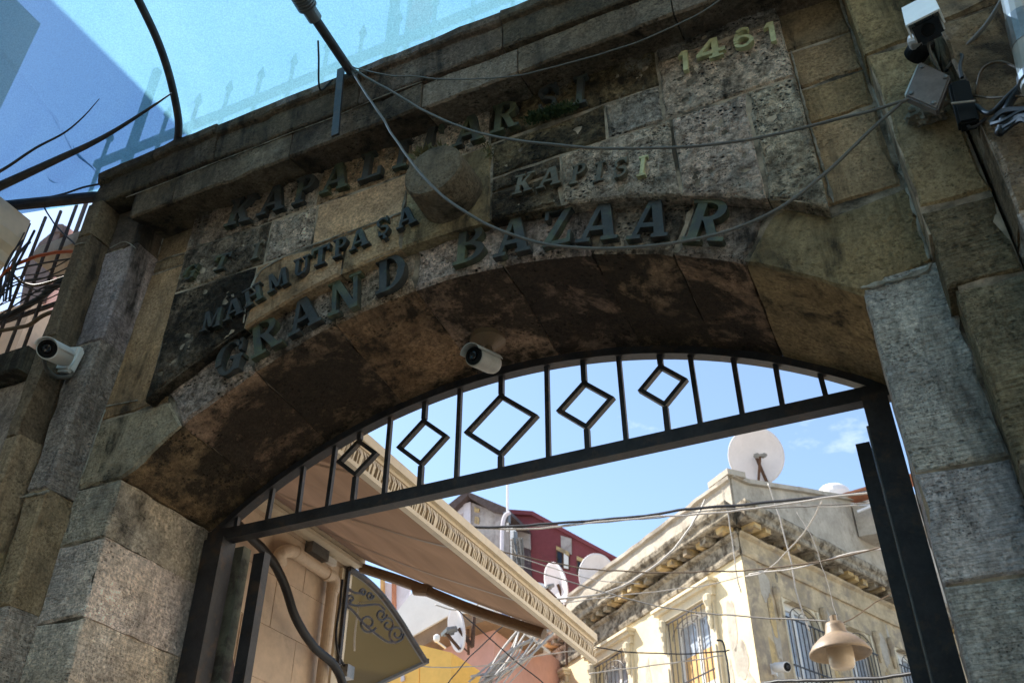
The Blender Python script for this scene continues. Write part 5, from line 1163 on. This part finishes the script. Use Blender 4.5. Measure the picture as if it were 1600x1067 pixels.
# white dome and roof bits on the right
p = atd(1303, 775, 22); bm = bmesh.new(); lathe(bm, [(.40, -.5), (.40, 0), (.37, .12), (.27, .22), (.12, .27), (.02, .28)], Matrix.Translation(p), 26); tag(link('water_tank', bm, M_WALLW), 'white domed water tank peeping over the grey parapet', 'water tank')
hut = thing('roof_hut', 'little tiled roof hut behind the parapet at right', 'hut', atd(1345, 780, 21))
bm = bmesh.new(); p = atd(1350, 775, 21); bar(bm, p + Vector((-.45, 0, .0)), p + Vector((1.2, .2, .28)), .6, .05, Vector((0, 0, 1))); link('roof', bm, M_TILE, hut)
link('wall', boxm(tuple(p + Vector((-.3, .05, -.9))), tuple(p + Vector((1.3, .8, -.15)))), M_CONC, hut)
bm = bmesh.new(); bar(bm, p + Vector((-.3, -.35, -.3)), p + Vector((1.0, -.3, -.55)), .05, .05); bar(bm, p + Vector((-.2, -.35, -.5)), p + Vector((1.0, -.3, -.2)), .05, .05); link('timber', bm, M_WALLW, hut)

# ------------------------------------------------------------------ red house with ruined dormer
rh = thing('red_house', 'dark red rendered house with small windows behind the cables', 'house', aty(880, 900, 26))
slab(rh, 'gable_wall', [(795, 801), (830, 803), (868, 824), (910, 846), (962, 874), (1010, 900), (1010, 1100), (795, 1100)], 26, 5, M_RED)
slab(rh, 'dark_wall', [(780, 828), (826, 832), (830, 905), (838, 910), (838, 1100), (780, 1100)], 25.9, .8, M_DARKW)
slab(rh, 'bare_patch', [(806, 828), (828, 834), (829, 858), (808, 850)], 25.84, .05, M_GREYW)
slab(rh, 'bare_patch', [(876, 836), (893, 841), (893, 866), (877, 860)], 25.96, .05, M_GREYW)
for q in ([(869, 852), (889, 862), (889, 890), (869, 884)], [(901, 868), (920, 876), (920, 901), (901, 896)]):
    f = slab(rh, 'window', q, 25.94, .1, M_RUST); (x0, y0), (x1, y1), (x2, y2), (x3, y3) = q
    slab(f, 'pane', [(x0 + 2, y0 + 9), (x0 + 9, y0 + 12), (x3 + 9, y3 + 1), (x3 + 2, y3 - 2)], 25.92, .03, M_LENS); slab(f, 'sash', [(x0 + 12, y0 + 12), (x1 - 1, y1 + 7), (x1 - 1, y2 - 2), (x0 + 12, y2 - 3)], 25.92, .03, M_WFRAME)
    slab(f, 'lintel', [(x0, y0), (x1, y1), (x1, y1 + 6), (x0, y0 + 6)], 25.91, .05, M_MODIL)
slab(rh, 'roof_edge', [(790, 795), (832, 798), (912, 842), (1010, 895), (1010, 900), (910, 847), (830, 804), (790, 802)], 25.85, 5.4, M_RED)
dm = thing('ruined_dormer', 'ruined grey dormer with peaked dark roof and empty window left of the red house', 'house', aty(735, 880, 25))
slab(dm, 'side_wall', [(735, 784), (770, 798), (782, 810), (778, 900), (735, 900)], 24.5, 1.2, M_GREYW)
slab(dm, 'peeling_patch', [(741, 791), (749, 794), (748, 800), (741, 799)], 24.46, .05, M_MODIL); slab(dm, 'peeling_patch', [(742, 806), (748, 808), (748, 818), (741, 816)], 24.46, .05, M_MODIL)
slab(dm, 'front_pier', [(724, 787), (735, 783.5), (735, 900), (724, 900)], 24.45, .8, M_LILAC)
slab(dm, 'front_lintel', [(690, 812), (724, 788), (724, 800), (708, 812), (696, 822)], 24.48, .6, M_LILAC); slab(dm, 'front_pier', [(690, 822), (709, 812), (709, 900), (690, 900)], 24.52, .6, M_GREYW)
slab(dm, 'front_sill', [(709, 843), (724, 838), (724, 900), (709, 900)], 24.55, .5, M_LILAC)
slab(dm, 'roof', [(675, 808), (728, 766), (733, 771), (690, 812), (684, 813)], 24.2, 2.0, M_ROOFD); slab(dm, 'roof', [(727, 766), (792, 793), (797, 803), (772, 799), (733, 776)], 24.15, 2.0, M_ROOFD)
slab(dm, 'chimney_post', [(774, 796), (786, 800), (786, 900), (774, 900)], 24.3, .5, M_GREYW)
ant = thing('roof_antenna', 'thin white antenna mast with a side rod above the ruined dormer', 'antenna', aty(793, 800, 24))
bm = bmesh.new(); tube(bm, [aty(793, 830, 24), aty(793, 750, 24)], .045, 8); link('mast', bm, M_WALLW, ant)
bm = bmesh.new(); tube(bm, [aty(768, 752, 24), aty(794, 753, 24)], .02, 6); link('rod', bm, M_WALLW, ant)
bm = bmesh.new(); box(bm, tuple(aty(788, 818, 24) - Vector((0, .1, 0))), tuple(aty(796, 800, 24) + Vector((0, .1, 0)))); link('clamp_box', bm, M_STEEL, ant)
bm = bmesh.new(); tube(bm, smooth_path([aty(797, 800, 23.8), aty(789, 806, 23.8), aty(785, 825, 23.8), aty(784, 880, 23.8), aty(783, 1000, 23.8)], 6), .07, 8); tag(link('vent_pipe', bm, M_LILAC), 'pale bent vent pipe running down beside the dormer', 'pipe')
ac = thing('air_conditioner', 'white air conditioner box between the awning rail and the pink dish', 'air conditioner', aty(835, 918, 22))
slab(ac, 'case', [(820, 904), (851, 912), (851, 936), (820, 928)], 22, .5, M_WALLW)
for k in range(6): slab(ac, 'grille_slat', [(826, 909.5 + 3*k), (847, 915 + 3*k), (847, 916.3 + 3*k), (826, 910.8 + 3*k)], 21.96, .05, M_STEEL)
# pole with cable bundles
ps = thing('cable_pole', 'utility pole wrapped with grey cables in front of the red house', 'pole', aty(808, 1000, 19))
bm = bmesh.new(); a = aty(803, 832, 19); tube(bm, [a, Vector((a.x, a.y, 0))], .10, 10); link('post', bm, M_STEEL, ps)
bm = bmesh.new(); box(bm, tuple(aty(797, 842, 18.8)), tuple(aty(807, 830, 19.1))); link('insulator', recalc(bm), M_WALLW, ps)
bm = bmesh.new(); rn = random.Random(3)
for k in range(14):
    px = 803 + rn.uniform(-5, 9); pts = [aty(px + rn.uniform(-5, 5) + (y - 840) * .06, y, 18.8 + rn.uniform(-.1, .1)) for y in range(840, 1120, 40)]; tube(bm, smooth_path(pts, 3), rn.uniform(.012, .03), 5)
for k in range(16):
    y = rn.uniform(850, 900); x = 807 + (y - 840) * .05; tube(bm, [aty(x, y, 18.8), aty(x + rn.uniform(-16, 16), y - rn.uniform(4, 14), 18.7)], .008, 4)
link('wrapped_cable', bm, M_CABLE, ps)
# lilac and pink houses
ph = thing('pink_house', 'pink house with white terrace parapet and brown eaves behind the canopy', 'house', aty(720, 1060, 15))
slab(ph, 'wall', [(620, 1020), (700, 985), (772, 955), (772, 1120), (620, 1120)], 15, 4, M_PINK)
slab(ph, 'terrace_parapet', [(596, 985), (648, 920), (655, 916), (668, 925), (772, 950), (772, 956), (706, 958), (634, 999)], 14.4, 3, M_WALLW)
slab(ph, 'eaves', [(634, 1000), (706, 959), (775, 957), (774, 964), (700, 988), (628, 1026)], 14.45, 2.5, M_ARM)
for x in (594, 612): slab(ph, 'balcony_post', [(x, 905), (x + 4, 905), (x + 4, 965), (x, 970)], 14.6, .1, M_BOARD if x < 600 else M_TILE)
slab(ph, 'balcony_screen', [(598, 908), (640, 918), (640, 940), (598, 975)], 14.7, .05, M_LILAC)
slab(ph, 'window_frame', [(706, 1060), (730, 1048), (730, 1120), (706, 1120)], 14.9, .1, M_WFRAME); slab(ph, 'pane', [(711, 1068), (726, 1060), (726, 1120), (711, 1120)], 14.85, .05, M_BOARD)
dk = thing('dish_bracket', 'rusty iron bracket standing beside the dish on the pink wall', 'bracket', aty(732, 990, 14.6))
bm = bmesh.new(); tube(bm, [aty(731, 962, 14.6), aty(732, 1022, 14.6)], .03, 6); link('post', bm, M_RUST, dk); bm = bmesh.new(); tube(bm, [aty(712, 1000, 14.6), aty(731, 1018, 14.6)], .02, 6); link('brace', bm, M_RUST, dk)
yx = thing('yellow_box', 'bright yellow box cabin under the pink house', 'cabin', aty(655, 1060, 12.5))
slab(yx, 'front', [(590, 1040), (655, 1008), (655, 1130), (590, 1130)], 12.5, 1.2, M_BOXY); slab(yx, 'side', [(656, 1007), (705, 1019), (705, 1130), (656, 1130)], 12.48, 1.2, M_BOXY)
slab(yx, 'switch', [(626, 1056), (631, 1054), (631, 1062), (626, 1064)], 12.45, .04, M_LILAC)
lc = thing('wall_lamp', 'small white lamp fixed above the yellow box cabin', 'lamp', aty(682, 1005, 12.6))
bm = bmesh.new(); lathe(bm, [(.03, 0), (.06, .04), (.06, .12), (.02, .15)], frame_at(aty(682, 1003, 12.6), (0, 0, 1)), 12); link('bulb', bm, M_WALLW, lc); bm = bmesh.new(); tube(bm, [aty(683, 1002, 12.6), aty(696, 1012, 12.8)], .02, 6); link('arm', bm, M_WALLW, lc)
bs = thing('blue_shutter', 'blue grey corrugated sheeting between the pink house and the pole', 'shutter', aty(775, 1050, 16))
rn = random.Random(8)
for k in range(9): x = 752 + k * 4.6; slab(bs, 'sheet_rib', [(x, 955 + rn.uniform(0, 12)), (x + 4.2, 957 + rn.uniform(0, 12)), (x + 3.5, 1120), (x - 1, 1120)], 16 - .05 * (k % 2), .12, M_BLUEG if k % 3 else M_CABLE)
lh = thing('lilac_house', 'pale lilac plastered house behind the tangle of wires', 'house', aty(820, 1040, 21))
slab(lh, 'wall', [(784, 985), (800, 1000), (846, 1030), (846, 1130), (784, 1130)], 21, 3, M_LILAC)
ld = thing('roof_ladder', 'grey metal ladder fixed above the yellow house cornice end', 'ladder', aty(806, 1000, 18.5))
for dx in (0, 7): bm = bmesh.new(); tube(bm, [aty(802 + dx, 975, 18.5), aty(801 + dx, 1030, 18.5)], .02, 6); link('side_rail', bm, M_STEEL, ld)
for k in range(8): bm = bmesh.new(); tube(bm, [aty(802, 979 + 6*k, 18.5), aty(809, 980 + 6*k, 18.5)], .014, 5); link('rung', bm, M_STEEL, ld)

# ------------------------------------------------------------------ hanging street lamp
lp_ = atd(1309, 1000, 8.8); lamp = thing('hanging_lamp', 'beige street lamp with wide shade and opal glass hanging from wires', 'street lamp', lp_)
M = frame_at(lp_, (0, 0, 1)); bm = bmesh.new()
lathe(bm, [(.035, .16), (.075, .155), (.085, .12), (.095, .06), (.115, .04), (.16, .015), (.225, -.045), (.262, -.10), (.266, -.125), (.258, -.125), (.252, -.105), (.215, -.055), (.15, -.005), (.10, .01), (.02, .012)], M, 36); link('shade', recalc(bm), M_LAMP, lamp, smooth=True)
bm = bmesh.new(); lathe(bm, [(.10, .005), (.112, -.05), (.114, -.15), (.108, -.21), (.09, -.24), (.05, -.252), (.01, -.254)], M, 28); link('opal_globe', recalc(bm), M_OPAL, lamp, smooth=True)
bm = bmesh.new(); tube(bm, [lp_ + Vector((0, 0, .155)), lp_ + Vector((0, 0, .22))], .03, 10); link('cap', bm, M_LAMP, lamp)

# ------------------------------------------------------------------ cables over the passage
GRP = 'cables strung over the passage'
def span(pts, D0, D1, r, mat, label, sides=5):
    n = len(pts) - 1; o = link('cable', tubem([atd(px, py, D0 + (D1 - D0) * i / n) for i, (px, py) in enumerate(pts)], r * .78, sides, 10, True, .016), mat, smooth=True); return tag(o, label, 'cable', GRP)
span([(690, 824), (780, 824), (860, 818), (960, 810), (1060, 798), (1180, 786), (1290, 776), (1420, 760)], 12, 10, .024, M_CABLE_B, 'thickest black cable crossing level under the big dish')
span([(690, 821), (790, 826), (870, 823), (950, 813), (1050, 806), (1160, 797), (1280, 779), (1420, 764)], 12, 10, .016, M_CABLE_W, 'pale cable twisted along the thickest black cable')
span([(700, 826), (860, 821), (990, 812), (1120, 797), (1250, 792), (1420, 784)], 12.1, 10.1, .010, M_CABLE, 'thin grey cable just under the thickest black cable')
span([(690, 838), (740, 856), (800, 880), (880, 905), (980, 935), (1090, 956), (1200, 965), (1300, 972)], 12, 9, .010, M_CABLE, 'grey cable sloping down to the hanging lamp')
span([(700, 846), (800, 865), (900, 885), (1000, 893), (1100, 893), (1180, 890), (1290, 875), (1420, 845)], 12, 10, .012, M_BROWNC, 'brown cable crossing level in front of the dishes')
span([(1170, 897), (1240, 888), (1320, 866), (1420, 850)], 11, 10, .012, M_CABLE_W, 'pale cable rising to the right beside the brown one')
span([(850, 935), (900, 933), (950, 925), (1000, 900), (1045, 865), (1075, 830), (1090, 805), (1102, 780)], 13.4, 13.2, .022, M_CABLE_W, 'thick white cable climbing the yellow cornice in a curve')
span([(860, 942), (930, 935), (1010, 925), (1090, 916), (1160, 900)], 13, 13, .010, M_CABLE_W, 'thin pale cable running along the yellow window heads')
span([(680, 920), (730, 965), (780, 1010), (840, 1060), (870, 1085)], 11, 12, .010, M_CABLE_B, 'black cable dropping steeply past the blue sheeting')
span([(700, 1067), (740, 1020), (790, 975), (830, 950)], 11, 12, .010, M_CABLE_B, 'black cable rising past the pink wall')
span([(655, 1040), (720, 1041), (790, 1034), (860, 1020), (930, 1012)], 11, 12, .009, M_CABLE_W, 'pale cable crossing above the yellow box')
span([(930, 1010), (980, 1018), (1060, 1022), (1140, 1015)], 13, 13, .012, M_CABLE_B, 'black cable from the awning rail tip across the windows')
span([(920, 1052), (990, 1043), (1060, 1034), (1130, 1024)], 13, 13, .012, M_CABLE_W, 'pale cable below the awning rail tip across the windows')
span([(1200, 755), (1215, 800), (1232, 860), (1246, 930), (1265, 985)], 13, 13, .014, M_CABLE_W, 'pale wire hanging from the big dish down the right facade')
span([(1284, 782), (1262, 825), (1230, 862), (1195, 893), (1165, 900)], 12, 13, .012, M_CABLE_W, 'pale wire slanting left from the parapet to the corner')
span([(1245, 800), (1272, 845), (1290, 900), (1302, 950), (1309, 975)], 9.6, 8.8, .0045, M_CABLE, 'lamp wire rising left from the lamp cap')
span([(1395, 925), (1370, 940), (1340, 960), (1312, 976)], 9.4, 8.8, .007, M_BROWNC, 'lamp wire rising right from the lamp cap')
span([(1136, 798), (1142, 830), (1148, 880), (1158, 925)], 13.3, 13.3, .012, M_CABLE_W, 'pale wire dropping beside the yellow corner')
span([(1120, 1000), (1130, 1003), (1136, 1030), (1141, 1067), (1143, 1100)], 13.3, 13.3, .018, M_CABLE_B, 'black cable curling down beside the largest yellow window')
span([(1190, 1068), (1260, 1062), (1340, 1060), (1440, 1052)], 10, 9, .022, M_CABLE_B, 'black cable crossing level under the lamp')
span([(700, 812), (760, 850), (840, 880), (930, 905), (1000, 912)], 14, 14, .009, M_CABLE_W, 'thin pale cable sagging in front of the dormer')
span([(1160, 790), (1200, 783), (1260, 790), (1330, 790), (1420, 770)], 11, 11, .008, M_CABLE_W, 'thin pale cable dipping under the parapet at right')
span([(680, 945), (705, 952), (735, 950), (752, 940)], 12, 12, .012, M_CABLE_W, 'pale cable looping above the dish on the pink wall')
bm = bmesh.new(); rn = random.Random(5)
for k in range(20):
    x0 = 815 + rn.uniform(-10, 60); x1 = 745 + rn.uniform(-15, 40); tube(bm, smooth_path([atd(x0, 975 + rn.uniform(-20, 30), 14), atd((x0 + x1) / 2 + rn.uniform(-8, 14), 1020 + rn.uniform(-5, 25), 13.5), atd(x1, 1075 + rn.uniform(-20, 20), 13)], 6), rn.uniform(.008, .018), 5)
tag(link('wire_tangle', bm, M_CABLE_W), 'tangle of pale wires fanning out beside the yellow building', 'wire tangle')
